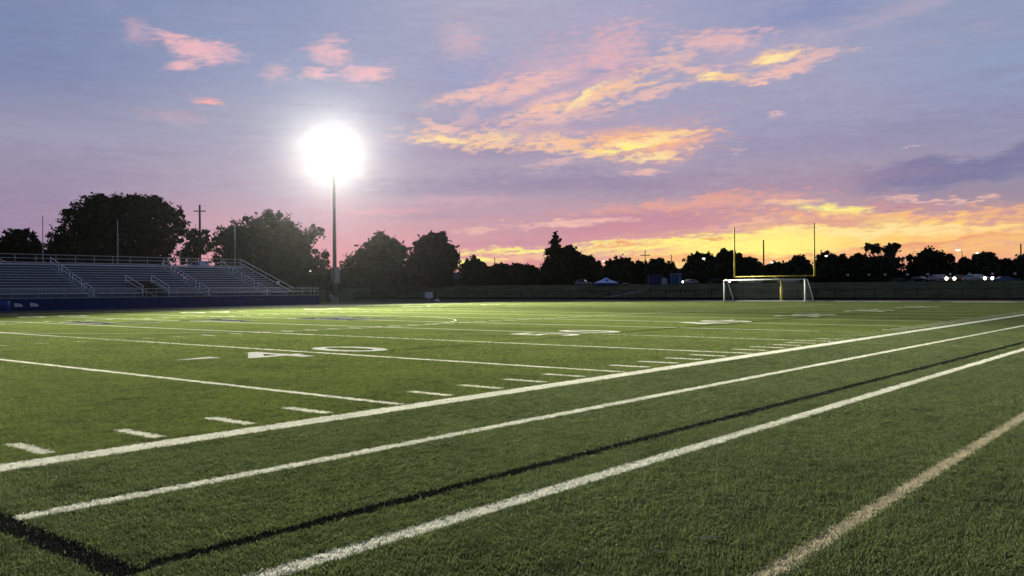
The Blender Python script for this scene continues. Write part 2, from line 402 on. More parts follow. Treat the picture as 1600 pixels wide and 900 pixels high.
xs = np.concatenate([[-900, -400, -150], np.arange(-80, 100, 20), np.arange(100, 170, 3), [180, 200, 230, 280, 400, 900]])
ys = np.concatenate([[-900, -400, -200], np.arange(-100, 300, 10), [320, 400, 600, 900]])
g = MB()
for yy in ys:
    for xx in xs: g.v.append((xx, yy, zg(xx, yy)))
nx = len(xs)
g.f = [(j * nx + i, j * nx + i + 1, (j + 1) * nx + i + 1, (j + 1) * nx + i) for j in range(len(ys) - 1) for i in range(nx - 1)]
M_lawn = mat('lawn', (.085, .100, .050), .95, 0, .35, .35, .8, 9., spec=0.)
tag(g.build('ground', M_lawn, smooth=True), kind='structure')
track = MB().box(96.5, 103.0, -30, 128, -.4, -.008)
tag(track.build('running_track', M_rubber), kind='structure')
track2 = MB().box(-60, 96.495, 73.5, 86.6, -.4, -.009)
tag(track2.build('running_track', M_rubber), kind='structure')
kerb = MB().box(96.2, 96.499, -30, 73.4, -.3, .06)
tag(kerb.build('kerb', M_conc), kind='structure')
apron = MB().box(103.002, 104.6, -30, 128, -.4, .02)
tag(apron.build('path', M_conc), kind='structure')

field = MB().box(-70, 96.198, -26, 73.45, -.5, 0).build('field_turf', M_turf)
tag(field, kind='structure')
ZL = .004


def tuft(name, m, n, h, spread, w, seed):
    q = np.random.default_rng(seed); b = MB()
    for i in range(n):
        a = q.uniform(0, 2 * math.pi); x, y = q.normal(0, spread, 2); lean = q.uniform(.15, .75) * h; hh = h * q.uniform(.65, 1.1)
        dx_, dy_ = math.cos(a), math.sin(a); la = q.uniform(0, 2 * math.pi); lx, ly = math.cos(la) * lean, math.sin(la) * lean
        b.add([(x - dx_ * w, y - dy_ * w, 0), (x + dx_ * w, y + dy_ * w, 0), (x + lx * .45 + dx_ * w * .8, y + ly * .45 + dy_ * w * .8, hh * .6), (x + lx * .45 - dx_ * w * .8, y + ly * .45 - dy_ * w * .8, hh * .6), (x + lx, y + ly, hh)],
              [(0, 1, 2, 3), (3, 2, 4)])
    me = b.mesh(name, m)
    return bpy.data.objects.new(name, me)


def gn_points_instances(name, tuft_ob, smin, smax, join):
    """node group: random points on the faces (join=True keeps the sheet) or the mesh's own points, a tuft on each"""
    ng = bpy.data.node_groups.new(name, 'GeometryNodeTree')
    ng.interface.new_socket('Geometry', in_out='INPUT', socket_type='NodeSocketGeometry'); ng.interface.new_socket('Geometry', in_out='OUTPUT', socket_type='NodeSocketGeometry')
    N = ng.nodes; L = ng.links; gi, go = N.new('NodeGroupInput'), N.new('NodeGroupOutput')
    inst = N.new('GeometryNodeInstanceOnPoints'); oi = N.new('GeometryNodeObjectInfo'); oi.inputs['Object'].default_value = tuft_ob
    L.new(oi.outputs['Geometry'], inst.inputs['Instance'])
    rr = N.new('FunctionNodeRandomValue'); rr.data_type = 'FLOAT_VECTOR'; rr.inputs['Min'].default_value = (-.12, -.12, 0); rr.inputs['Max'].default_value = (.12, .12, 6.283)
    L.new(rr.outputs['Value'], inst.inputs['Rotation'])
    rs = N.new('FunctionNodeRandomValue'); rs.data_type = 'FLOAT'; rs.inputs[2].default_value = smin; rs.inputs[3].default_value = smax
    L.new(rs.outputs[1], inst.inputs['Scale'])
    if join:
        dp = N.new('GeometryNodeDistributePointsOnFaces'); L.new(gi.outputs[0], dp.inputs['Mesh'])
        na = N.new('GeometryNodeInputNamedAttribute'); na.data_type = 'FLOAT'; na.inputs['Name'].default_value = 'dens'
        L.new(na.outputs[0], dp.inputs['Density']); L.new(dp.outputs[0], inst.inputs['Points'])
        jn = N.new('GeometryNodeJoinGeometry'); L.new(gi.outputs[0], jn.inputs[0]); L.new(inst.outputs[0], jn.inputs[0]); L.new(jn.outputs[0], go.inputs[0])
    else:
        L.new(gi.outputs[0], inst.inputs['Points']); L.new(inst.outputs[0], go.inputs[0])
    return ng


TUFT = {k: tuft('tuft_' + k, M_linef[k], 9, .015, .016, .0021, 5 + i) for i, k in enumerate(M_linef)}
GNL = {k: gn_points_instances('painted_pile_' + k, TUFT[k], .7, 1.25, True) for k in TUFT}


def paint(name, kind, shape, fibres=False):
    o = shape.build(name, M_line[kind], field)
    if fibres:
        me = o.data; at_ = me.attributes.new('dens', 'FLOAT', 'POINT'); vals = []
        for v in me.vertices:
            d = (Vector((v.co.x, v.co.y)) - Vector((CAM.x, CAM.y))).length
            vals.append(2000 if d < 9 else max(0, 2000 * (1 - (d - 9) / 26)))
        at_.data.foreach_set('value', vals)
        md = o.modifiers.new('pile', 'NODES'); md.node_group = GNL[kind]
    return o


def strip(x0, x1, ya, yb, w, z=ZL, n=1):        # a painted line from (x0,ya) to (x1,yb), cut into n pieces, w wide
    b = MB(); V0 = len(b.v)
    for i in range(n + 1):
        f = i / n; x = x0 + (x1 - x0) * f; y = ya + (yb - ya) * f
        b.v += [(x, y - w / 2, z), (x, y + w / 2, z)]
    b.f = [(2 * i, 2 * i + 2, 2 * i + 3, 2 * i + 1) for i in range(n)]
    return b


def strip_y(x, y0, y1, w, z=ZL):
    return MB().add([(x - w / 2, y0, z), (x + w / 2, y0, z), (x + w / 2, y1, z), (x - w / 2, y1, z)], [(0, 1, 2, 3)])


FAR_Y = 53.333 * YD
XE = 70 * YD
def seg_steps(x0, x1):
    xs_ = [x0]
    while xs_[-1] < x1: xs_.append(min(x1, xs_[-1] + (2. if xs_[-1] < 20 else 20.)))
    return xs_
def long_line(name, kind, x0, x1, ya, yb, w, fib=True, z=ZL):
    b = MB(); xs_ = seg_steps(x0, x1)
    for x in xs_:
        y = ya + (yb - ya) * (x - x0) / (x1 - x0); b.v += [(x, y - w / 2, z), (x, y + w / 2, z)]
    b.f = [(2 * i, 2 * i + 2, 2 * i + 3, 2 * i + 1) for i in range(len(xs_) - 1)]
    return paint(name, kind, b, fib)
LINES = []                                      # footprints kept clear of green fibres: (x0, x1, ya, yb, half width)
def LL(name, kind, x0, x1, ya, yb, w, **k):
    LINES.append((x0, x1, ya, yb, w / 2)); return long_line(name, kind, x0, x1, ya, yb, w, **k)
LL('sideline', 'white', -60, XE, -.25, -.27, .42)
LL('restraining_line', 'white', -13.28, 90, -2.55, -3.5, .20); LL('restraining_line', 'white', -40, -13.54, -2.66, -2.66, .20)
LL('black_boundary_line', 'black', -13.27, 80, -4.55, -6.2, .19); LL('coaching_line', 'white', -40, 85, -5.02, -6.45, .20)
LL('tan_touchline', 'tan', -30, 70, -7.66, -8.5, .15)
RECT = [(-13.54, -13.28, -4.67, -.5)]
paint('black_boundary_line', 'black', MB().add([(-13.54 + (1 - f) * .0, -4.67 + f * 4.17, ZL) for f in (0, .34, .67, 1)] + [(-13.28, -4.67 + f * 4.17, ZL) for f in (1, .67, .34, 0)],
      [(0, 7, 6, 1), (1, 6, 5, 2), (2, 5, 4, 3)]), True)
LL('sideline', 'white', -60, XE, FAR_Y + .25, FAR_Y + .25, .46, fib=False)
lw = .172
for i in range(-8, 13):                          # a line every five yards, goal line at 60
    x = i * 5 * YD
    b = MB(); n = 5 if -8 < x < 16 else 1
    yy = [.06 + (FAR_Y - .12) * f for f in ([0, .03, .08, .15, .3, 1] if n == 5 else [0, 1])]
    for y in yy: b.v += [(x - lw / 2, y, ZL), (x + lw / 2, y, ZL)]
    b.f = [(2 * k, 2 * k + 1, 2 * k + 3, 2 * k + 2) for k in range(len(yy) - 1)]
    paint('goal_line' if i == 12 else 'yard_line', 'white', b, n == 5)
    if n == 5: RECT.append((x - lw / 2, x + lw / 2, .06, 30))
paint('end_line', 'white', strip_y(XE, 0, FAR_Y, .46))
paint('halfway_mark', 'white', strip_y(10 * YD - .35, -5.35, -.6, .06))
tick = {}
for s in range(-14, 60):
    if s % 5 == 0: continue
    x = s * YD
    for (y0, y1) in ((.2, 1.22), (17.26 * YD - .44, 17.26 * YD + .44), (36.07 * YD - .44, 36.07 * YD + .44), (FAR_Y - 1.02, FAR_Y - .14)):
        fib = y1 < 2 and s < 12
        o = paint('hash_mark', 'white', strip_y(x, y0, y1, lw * 1.1), fib)
        if fib: RECT.append((x - lw / 2, x + lw / 2, y0, y1))
for s in range(-10, 60, 5):                      # cross ticks of the inbounds rows on the full lines
    for yh in (17.26 * YD, 36.07 * YD):
        paint('hash_mark', 'white', strip(s * YD - .42, s * YD + .42, yh, yh, lw, ZL * 2))


def arc_pts(cx, cy, rx, ry, a0, a1, n=28): return [(cx + rx * math.cos(R(a0 + (a1 - a0) * i / n)), cy + ry * math.sin(R(a0 + (a1 - a0) * i / n))) for i in range(n + 1)]
GLY = {  # digit strokes in a 1.3 x 2.2 box
    '0': [(arc_pts(.65, 1.1, .5, .95, 0, 360, 36)[:-1], True)],
    '4': [([(.92, 0), (.92, 2.12)], False), ([(.98, 2.02), (.1, .72), (1.25, .72)], False)],
    '5': [([(1.15, 2.07), (.28, 2.07), (.2, 1.15)] + arc_pts(.6, .72, .55, .57, 125, -125, 16), False)],
    '3': [(arc_pts(.62, 1.6, .46, .47, 150, -85, 14) + arc_pts(.62, .65, .53, .52, 85, -150, 14), False)],
    '2': [(arc_pts(.64, 1.5, .5, .55, 165, -35, 14) + [(.15, .14), (1.2, .14)], False)],
    '1': [([(.25, 1.7), (.68, 2.08), (.68, 0)], False)],
}
NUMS = []                                        # stroke paths of the numerals, kept clear of green fibres
def numeral(ch, x, y, flip, W=.32):
    b = MB(); sgn = -1 if flip else 1
    if not flip and x < 20: NUMS.extend([([(x + px * YD, y + py * YD) for px, py in pts] + ([(x + pts[0][0] * YD, y + pts[0][1] * YD)] if cl else []), W * YD / 2 + .02) for pts, cl in GLY[ch]])
    for k, (pts, closed) in enumerate(GLY[ch]):
        b.ribbon([(x + sgn * px * YD, y + sgn * py * YD) for px, py in pts], W * YD, ZL * 2 + k * .002, closed)
    return paint('numeral', 'white', b)
for s, a in ((-10, '3'), (0, '4'), (10, '5'), (20, '4'), (30, '3'), (40, '2'), (50, '1')):
    numeral(a, (s - 1.70) * YD, 7.25 * YD, False); numeral('0', (s + .56) * YD, 7.25 * YD, False)
    numeral(a, (s + 1.78) * YD, FAR_Y - 7.25 * YD, True); numeral('0', (s - .5) * YD, FAR_Y - 7.25 * YD, True)
    if s != 10:
        d = -1 if s < 10 else 1; x = (s + d * 2.05) * YD
        if s < 10: RECT.append((min(x, x + d * 1.25), max(x, x + d * 1.25), 8.75 * YD - .33, 8.75 * YD + .33))
        for y in (8.75 * YD, FAR_Y - 8.75 * YD): paint('direction_arrow', 'white', MB().poly([(x, y - .33), (x + d * 1.25, y), (x, y + .33)][::d], ZL))
paint('centre_circle', 'white', MB().ribbon(arc_pts(10 * YD, FAR_Y / 2, 13.1, 13.1, 0, 360, 96)[:-1], .09, ZL * 2, True))
paint('black_field_line', 'black', strip(1.2, 78, 9.32, 9.5, .14, ZL * 3))
# navy block letters painted across midfield, thin white keyline under each
def block_letter(strokes, x, y, w, h):
    for kind, W, z in (('white', 1.45, ZL * 4), ('navy', 1.12, ZL * 5)):
        b = MB()
        for k, pts in enumerate(strokes): b.ribbon([(x + px * w, y + py * h) for px, py in pts], W, z + k * .0015)
        paint('midfield_letter', kind, b)
block_letter([[(.1, 1), (.1, 0)], [(0, .08), (1, .08)]], 7.9, 39.6, 3.2, 5.6)
block_letter([[(.5, 1), (.5, 0)], [(0, .92), (1, .92)]], 12.9, 35.7, 3.4, 5.0)
block_letter([[(0, .93), (1, .93)], [(.1, 1), (.1, 0)], [(0, .07), (1, .07)], [(.1, .5), (.85, .5)]], 18.9, 31.4, 4.4, 6.0)
for k, (ya, yb, kind) in enumerate(((-8, 8, 'navy'), (8.4, 14.5, 'white'), (15, 20, 'navy'), (20.5, 28, 'white'), (43, 50, 'white'), (51, 58, 'navy'), (60, 68, 'white'), (68.5, 72, 'navy'))):
    paint('end_border_patch', kind, strip_y(94.9, ya, yb, 1.4))
# cast-shadow shapes painted onto the turf as black patches
paint('painted_shadow', 'black', MB().poly([(7.9, -5.62), (6.15, -6.02), (6.0, -5.86), (7.0, -5.62)], ZL))
paint('painted_shadow', 'black', MB().poly([(6.15, -6.22), (4.15, -6.78), (1.6, -7.3), (3.9, -7.3), (5.75, -6.62)], ZL))

# turf fibres round the standpoint: real blades, thinning with distance
def in_paint(x, y):
    m = np.zeros(len(x), bool)
    for (x0, x1, ya, yb, h) in LINES:
        yc = ya + (yb - ya) * (x - x0) / (x1 - x0); m |= (x > x0) & (x < x1) & (np.abs(y - yc) < h - .004)
    for pts, h in NUMS:
        for (ax, ay), (bx, by) in zip(pts, pts[1:]):
            L2 = (bx - ax) ** 2 + (by - ay) ** 2
            tt = np.clip(((x - ax) * (bx - ax) + (y - ay) * (by - ay)) / L2, 0, 1)
            m |= (x - ax - tt * (bx - ax)) ** 2 + (y - ay - tt * (by - ay)) ** 2 < h * h
    for (x0, x1, y0, y1) in RECT: m |= (x > x0) & (x < x1) & (y > y0) & (y < y1)
    return m
P_ = []
for (d0, d1, dens) in ((2.6, 7, 2600), (7, 12, 1700), (12, 20, 800), (20, 36, 260)):
    half = .66
    area = .5 * (2 * half) * (d1 ** 2 - d0 ** 2); n = int(area * dens)
    d = np.sqrt(rng.uniform(d0 ** 2, d1 ** 2, n)); lat = rng.uniform(-half, half, n) * d
    x = CAM.x + math.cos(YAW) * d + math.sin(YAW) * lat; y = CAM.y + math.sin(YAW) * d - math.cos(YAW) * lat
    k = ~in_paint(x, y); P_.append(np.stack([x[k], y[k], np.full(k.sum(), .001)], 1))
P_ = np.concatenate(P_)
me = bpy.data.meshes.new('turf_fibres'); me.vertices.add(len(P_)); me.vertices.foreach_set('co', P_.astype(np.float32).ravel()); me.update()
fib = bpy.data.objects.new('turf_fibres', me); COL.objects.link(fib); tag(fib, 'short green artificial turf blades in the foreground', 'turf', kind='stuff')
GT = tuft('tuft_green', M_fib, 11, .021, .022, .0022, 3)
fib.modifiers.new('pile', 'NODES').node_group = gn_points_instances('turf_pile', GT, .7, 1.3, False)
tag(fib, kind='stuff')

# ------------------------------------------------------------------ floodlight mast (the lit lamp of the photo)
MX, MY = 74.2, 100.6
mast = thing('floodlight_mast', 'tall steel floodlight mast with a blazing white lamp bank beside the bleachers', 'floodlight', (MX, MY, 0))
def mast_part(b, name, m, smooth=False): return b.build(name, m, mast, smooth)
mast_part(MB().tube([(0, 0, 0), (0, 0, 4), (0, 0, 22), (0, 0, 24.7)], [.36, .33, .19, .15], 12), 'pole', M_mast, True)
mast_part(MB().tube([(0, 0, -.3), (0, 0, .35), (0, 0, .8)], [.62, .62, .5], 14), 'concrete_base', M_conc)
face = math.atan2(30 - MY, 10 - MX)             # bank looks over the field
fx, fy = math.cos(face), math.sin(face); sx, sy = -fy, fx
for k, z in enumerate((22.5, 23.45, 24.4)):
    mast_part(MB().tube([(sx * -4.2 + fx * .28, sy * -4.2 + fy * .28, z), (sx * 3.0 + fx * .28, sy * 3.0 + fy * .28, z)], .07, 6), 'crossarm', M_mast)
M_lamp = mat('lamp_glass', (.9, .9, .9), .3, emit=(1, .98, .92), estr=60.)
head_me = MB().tube([(-.34, 0, 0), (-.2, 0, 0), (.12, 0, 0), (.2, 0, 0)], [.12, .26, .4, .42], 14).mesh('lamp_head', M_galv)
lens_me = MB().tube([(.2, 0, 0), (.225, 0, 0)], [.40, .38], 16).mesh('lens', M_lamp)
for z in (22.5, 23.45, 24.4):
    for j in range(9):
        o = bpy.data.objects.new('lamp_head', head_me); COL.objects.link(o); o.parent = mast
        q = (j - 4) * .86 - .6
        o.location = (sx * q + fx * .62, sy * q + fy * .62, z); o.rotation_euler = (0, R(18), face + (j - 4) * R(3))
        l = bpy.data.objects.new('lens', lens_me); COL.objects.link(l); l.parent = o
cabx = -sx, -sy
mast_part(MB().box(-.42, .42, -.75, -.34, 3.0, 5.6), 'control_cabinet', M_galv)
mast_part(MB().box(-.25, .25, .36, .7, 3.2, 5.2), 'control_cabinet', mat('cabinet_blue_grey', (.16, .24, .27), .6))
mast_part(MB().tube([(-1.6, 1.1, 4.6), (1.8, -1.3, 4.9)], .05, 6), 'bracket_arm', M_mast)
mast_part(MB().tube([(-1.1, .8, 5.6), (2.6, -1.9, 5.6)], .05, 6), 'bracket_arm', M_mast)
for z in (9, 11.4, 15.2): mast_part(MB().box(-.32, -.1, -.3, -.1, z, z + .4), 'climbing_bracket', M_mast)


def spot(name, aim, watts, cone, blend, radius=.6, off=0.):
    ld = bpy.data.lights.new(name, 'SPOT'); ld.energy = watts; ld.spot_size = R(cone); ld.spot_blend = blend; ld.shadow_soft_size = radius; ld.color = (1, .97, .80)
    o = bpy.data.objects.new(name, ld); COL.objects.link(o)
    off -= 1.1; p = Vector((MX + fx * 1.2 + sx * off, MY + fy * 1.2 + sy * off, 23.5)); o.location = p
    o.rotation_euler = (Vector(aim) - p).to_track_quat('-Z', 'Y').to_euler(); return o
spot('floodlight_beam', (-22, -13, 0), 3.0e6, 42, .9, .8, .8)
spot('floodlight_beam', (26, 22, 0), 1.5e5, 70, .9, .8, 0)
spot('floodlight_beam', (62, 10, 0), 1.0e6, 66, .9, .8, -.8)

# ------------------------------------------------------------------ bleachers behind the far sideline
bl = thing('bleachers', 'long aluminium bleachers above a blue front wall at the far left sideline', 'bleachers', (0, 87, 0))
def bp(b, name, m, parent=None, smooth=False): return b.build(name, m, parent or bl, smooth)
X0, X1, XS = -2., 60.3, 57.2
bp(MB().box(X0, X1, 0, .12, -.02, 1.22), 'front_wall', M_bluewall)
bp(MB().box(X0, X1, -.04, .16, 1.22, 1.30), 'wall_coping', M_galv)
bp(MB().box(X0, X1, .165, 2.1, 1.15, 1.26), 'walkway', M_alu)
bp(MB().box(X1 - .12, X1, .125, 2.1, -.02, 1.148), 'end_wall', M_bluewall)
NROW, RISE, TREAD = 13, .315, .89
AIS = [15.8, 30.4, 44.9, 53.6]
SECT = [(X0, 15.2), (16.4, 29.8), (31.0, 44.3), (45.5, 53.0), (54.2, XS)]
VX0, VX1 = 36.3, 39.3                            # stairway opening
meshes = {}
def plank(name, x0, x1, y, z, w, h, m):
    k = (name, round(x1 - x0, 3))
    if k not in meshes: meshes[k] = MB().box(0, x1 - x0, 0, w, 0, h).mesh(name, m)
    o = bpy.data.objects.new(name, meshes[k]); COL.objects.link(o); o.parent = bl; o.location = (x0, y, z); return o
for i in range(NROW):
    y = 2.3 + i * TREAD; z = 1.26 + i * RISE
    for (a, b) in SECT:
        parts = [(a, b)]
        if a < VX0 < b and i < 5: parts = [(a, VX0), (VX1, b)]
        for (p, q) in parts:
            plank('seat_plank', p, q, y + .25, z + .44, .28, .05, M_alu)
            plank('footboard', p, q, y - .28, z, .5, .04, M_tread)
            plank('shade_riser', p, q, y + .36, z + .0, .02, .35, M_riser)
for ax in AIS:
    for i in range(NROW):
        plank('aisle_step', ax - .596, ax + .596, 2.0 + i * TREAD, 1.27 + i * RISE - .4, .44, .42, M_tread)
        plank('aisle_step', ax - .596, ax + .596, 2.445 + i * TREAD, 1.27 + i * RISE - .25, .44, .43, M_tread)
    for s in range(4):                          # centre handrail in four loops
        ya, yb = 2.4 + s * 2.95, 2.4 + s * 2.95 + 2.2
        za, zb = 1.26 + (ya - 2.3) / TREAD * RISE, 1.26 + (yb - 2.3) / TREAD * RISE
        bp(MB().tube([(ax, ya, za), (ax, ya, za + .95), (ax, yb, zb + .95), (ax, yb, zb)], .045, 6).tube([(ax, ya, za + .5), (ax, yb, zb + .5)], .035, 6), 'aisle_handrail', M_alu)
# stairway opening with its walls and rails
M_lining = mat('opening_lining', (.06, .055, .045), .9)  # even dark tone for the walls of the opening
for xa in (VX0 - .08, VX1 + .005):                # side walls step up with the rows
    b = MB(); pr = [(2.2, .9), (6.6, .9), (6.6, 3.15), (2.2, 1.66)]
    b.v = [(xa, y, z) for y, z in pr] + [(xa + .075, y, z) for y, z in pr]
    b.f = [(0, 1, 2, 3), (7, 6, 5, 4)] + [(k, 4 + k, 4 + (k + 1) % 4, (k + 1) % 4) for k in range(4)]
    bp(b, 'opening_wall', M_lining)
bp(MB().box(VX0, VX1, 6.4, 6.55, .4, 3.2), 'opening_wall', M_lining)
for xx in (VX0 - .15, VX1 + .15):
    for dz_ in (0, -.55):
        bp(MB().tube([(xx, 2.2, 2.55 + dz_), (xx, 6.5, 3.95 + dz_)], .05, 6), 'opening_handrail', M_white)
    for yy in (2.3, 6.4): bp(MB().tube([(xx, yy, 1.3), (xx, yy, 2.55 + (yy - 2.2) / 4.3 * 1.4)], .04, 6), 'rail_post', M_alu)
# front guard rail
for z in (2.22, 1.8): bp(MB().tube([(X0, .06, z), (X1 - .05, .06, z)], .045, 6), 'guard_rail', M_galv)
post_me = MB().tube([(0, 0, 0), (0, 0, .93)], .04, 6).mesh('rail_post', M_galv)
def post(x, y, z):
    o = bpy.data.objects.new('rail_post', post_me); COL.objects.link(o); o.parent = bl; o.location = (x, y, z)
x = X1 - .1
while x > X0: post(x, .06, 1.3); x -= 2.62
for y in (.8, 1.6): post(X1 - .08, y, 1.26)
bp(MB().tube([(X1 - .08, .06, 2.22), (X1 - .08, 2.0, 2.22)], .045, 6), 'guard_rail', M_galv)
# back guard rail and sloping side rail
YB = 2.3 + NROW * TREAD + .35; ZB = 1.26 + NROW * RISE
for z in (ZB + 1.12, ZB + .66, ZB + .16): bp(MB().tube([(X0, YB, z), (XS, YB, z)], .045, 6), 'guard_rail', M_galv)
x = XS
while x > X0: post(x, YB, ZB + .19); x -= 2.35
bp(MB().box(X0, XS, YB - .9, YB, ZB - .1, ZB), 'top_walkway', M_alu)
for dz_ in (1.05, .45):
    bp(MB().tube([(XS + .15, YB, ZB + dz_ + .1), (XS + .15, 1.9, 1.26 + dz_)], .055, 6), 'side_rail', M_white if dz_ > 1 else M_alu)
for f in (0, .25, .5, .75, 1): post(XS + .15, 1.9 + (YB - 1.9) * f, 1.24 + (ZB - 1.16) * f + .1)
bp(MB().box(XS + .0, XS + .5, 5.3, 5.38, 2.75, 3.25), 'section_sign', M_white)
# frames under the seats
for x in np.arange(X0 + 1, XS + .1, 4.86):
    b = MB()
    for f in (.2, .55, .97):
        yy = 2.2 + (YB - 2.2) * f; b.tube([(x, yy, 0), (x, yy, 1.2 + (ZB - 1.26) * f - .1)], .07, 6)
    b.tube([(x, 2.2, 1.1), (x, YB, ZB - .2)], .07, 6); bp(b, 'support_frame', M_galv)
# white marks painted on the blue wall
for xa in (21.1, 22.65):
    b = MB()
    for k, (p, q, r_, s_) in enumerate(((0, .25, .42, .78), (.2, .62, .55, .72), (.45, .8, .38, .6), (.1, .5, .38, .48))):
        b.add([(xa + p, -.004 - .001 * k, r_), (xa + q, -.004 - .001 * k, r_), (xa + q, -.004 - .001 * k, s_), (xa + p, -.004 - .001 * k, s_)], [(0, 1, 2, 3)])
    bp(b, 'wall_marking', M_white)
# three thin poles along the back
for i, (px, top, lab) in enumerate(((67, 338, 'thin pale pole behind the bleachers, left of the broad oak'), (184, 344, 'thin pale pole behind the bleachers, in front of the broad oak'), (380, 350, 'thin pale pole at the right end of the bleacher back rail'))):
    p = at(px, 400, 116 if i < 2 else 125); dd = (p - CAM).dot(fwd)
    h = at(px, top, dd).z
    t_ = thing('flag_pole', lab, 'pole', (p.x, max(p.y, 100.9), 0), 0, 'poles along the back of the bleachers')
    MB().tube([(0, 0, 0), (0, 0, h * .6), (0, 0, h)], [.09, .07, .045], 8).build('shaft', M_galv, t_, True)
    MB().tube([(0, 0, h), (0, 0, h + .12)], [.08, .03], 8).build('finial', M_galv, t_)
    MB().tube([(0, 0, -.2), (0, 0, .25)], [.25, .2], 8).build('footing', M_conc, t_)

# blue barrel by the wall
p = at(15.5, 487, 87.5)
br = thing('barrel', 'blue plastic barrel standing against the blue bleacher wall', 'barrel', (p.x, 85.6, 0))
MB().tube([(0, 0, 0), (0, 0, .05), (0, 0, .4), (0, 0, .44), (0, 0, .8), (0, 0, .98), (0, 0, 1.0)], [.40, .44, .46, .48, .46, .43, .40], 16).build('body', M_blue, br, True)
MB().tube([(0, 0, .985), (0, 0, 1.04)], [.44, .44], 16).build('lid', mat('barrel_lid', (.02, .11, .36), .5), br)

# ------------------------------------------------------------------ goal post and soccer goal
GX = XE
gp = thing('goal_post', 'yellow football goal post on a gooseneck pole behind the white soccer goal', 'goal post', (GX, FAR_Y / 2 - .1, 0))
MB().tube([(2.6, 0, 0), (2.6, 0, 2.2), (2.5, 0, 2.55), (2.15, 0, 2.8), (1.2, 0, 3.02), (.0, 0, 3.24)], .095, 10).build('gooseneck', M_yellow, gp, True)
MB().tube([(2.6, 0, .02), (2.6, 0, 1.95)], .19, 12).build('pole_pad', M_yellow, gp, True)
MB().tube([(0, -5.35, 3.3), (0, 5.35, 3.3)], .07, 10).build('crossbar', M_yellow, gp, True)
for s in (-1, 1):
    up_ = MB().tube([(0, s * 5.35, 3.2), (0, s * 5.35, 9.9)], [.115, .09], 8).build('upright', M_yellow, gp, True)
sg = thing('soccer_goal', 'white portable soccer goal with back stays standing under the goal post', 'soccer goal', (GX - .7, 36.15, 0))
for s in (-1, 1):
    MB().tube([(0, s * 5.45, 0), (0, s * 5.45, 2.86)], .10, 8).build('goal_upright', M_white, sg, True)
    MB().tube([(0, s * 5.45, 2.86), (.9, s * 5.45, 2.82)], .045, 6).build('top_stay', M_white, sg)
    MB().tube([(.9, s * 5.45, 2.82), (2.9, s * 5.45, .05)], .05, 6).build('back_stay', M_white, sg)
    MB().tube([(0, s * 5.45, .06), (2.9, s * 5.45, .06)], .06, 6).build('base_bar', M_white, sg)
MB().tube([(0, -5.45, 2.86), (0, 5.45, 2.86)], .10, 8).build('goal_crossbar', M_white, sg, True)
MB().tube([(2.9, -5.45, .06), (2.9, 5.45, .06)], .05, 6).build('rear_bar', M_white, sg)
b = MB(); NZ = 14
for i in range(45):
    y = -5.4 + i * 10.8 / 44; b.add([(.9, y - .003, 2.8), (.9, y + .003, 2.8), (2.9, y + .003, .08), (2.9, y - .003, .08)], [(0, 1, 2, 3)])
for i in range(12):
    f = i / 11; b.add([(.9 + 2 * f, -5.4, 2.8 - 2.72 * f - .003), (.9 + 2 * f, 5.4, 2.8 - 2.72 * f - .003), (.9 + 2 * f, 5.4, 2.8 - 2.72 * f + .003), (.9 + 2 * f, -5.4, 2.8 - 2.72 * f + .003)], [(0, 1, 2, 3)])
for s in (-1, 1):
    for i in range(12):
        f = i / 11; z = 2.8 * (1 - f) + .05; xe_ = .9 + 2 * (1 - z / 2.85)
        b.add([(0, s * 5.44, z - .006), (xe_, s * 5.44, z - .006), (xe_, s * 5.44, z + .006), (0, s * 5.44, z + .006)], [(0, 1, 2, 3)])
    for i in range(10):
        xx = i * .3; zt = 2.84 if xx < .9 else 2.84 * (1 - (xx - .9) / 2.0)
        if zt > .1: b.add([(xx - .006, s * 5.44, .06), (xx + .006, s * 5.44, .06), (xx + .006, s * 5.44, zt), (xx - .006, s * 5.44, zt)], [(0, 1, 2, 3)])
b.build('net', mat('net_cord', (.5, .5, .5), .8), sg)

# ------------------------------------------------------------------ end fence: posts, rails, wire mesh, kick board
fe = thing('chain_link_fence', 'black chain link fence with a dark kick strip along the far end of the field', 'fence', (104.8, 0, 0))
F0, F1, SP = -24., 132., 2.64
pm = MB().tube([(0, 0, -.2), (0, 0, 1.56)], .055, 6).mesh('fence_post', M_dark)
n = int((F1 - F0) / SP)
wm = MB()
for k in range(-8, 14):
    for sgn in (1, -1):
        y0, y1, z0, z1 = k * .2, k * .2 + 1.5, .1, 1.5
        if sgn < 0: y0, y1 = y1, y0
        a, c = Vector((y0, z0)), Vector((y1, z1)); d_ = c - a
        lo = [max(0., min(1., t)) for t in sorted(((0 - a.x) / d_.x, (SP - a.x) / d_.x))]
        if lo[1] - lo[0] < .02: continue
        p, q = a + d_ * lo[0], a + d_ * lo[1]
        wm.add([(.0, p.x, p.y - .006), (0, q.x, q.y - .006), (0, q.x, q.y + .006), (0, p.x, p.y + .006)], [(0, 1, 2, 3)])
wme = wm.mesh('wire_mesh', M_dark)
bme = MB().box(-.03, .03, .06, SP - .06, 0.02, .42).mesh('kick_board', M_dark)
for i in range(n + 1):
    o = bpy.data.objects.new('fence_post', pm); COL.objects.link(o); o.parent = fe; o.location = (0, F0 + i * SP, 0)
    if i < n:
        o = bpy.data.objects.new('wire_mesh', wme); COL.objects.link(o); o.parent = fe; o.location = (-.06, F0 + i * SP, 0)
        o = bpy.data.objects.new('kick_board', bme); COL.objects.link(o); o.parent = fe; o.location = (0, F0 + i * SP, 0)
MB().tube([(0, F0, 1.52), (0, F0 + n * SP, 1.52)], .035, 6).build('top_rail', M_dark, fe)


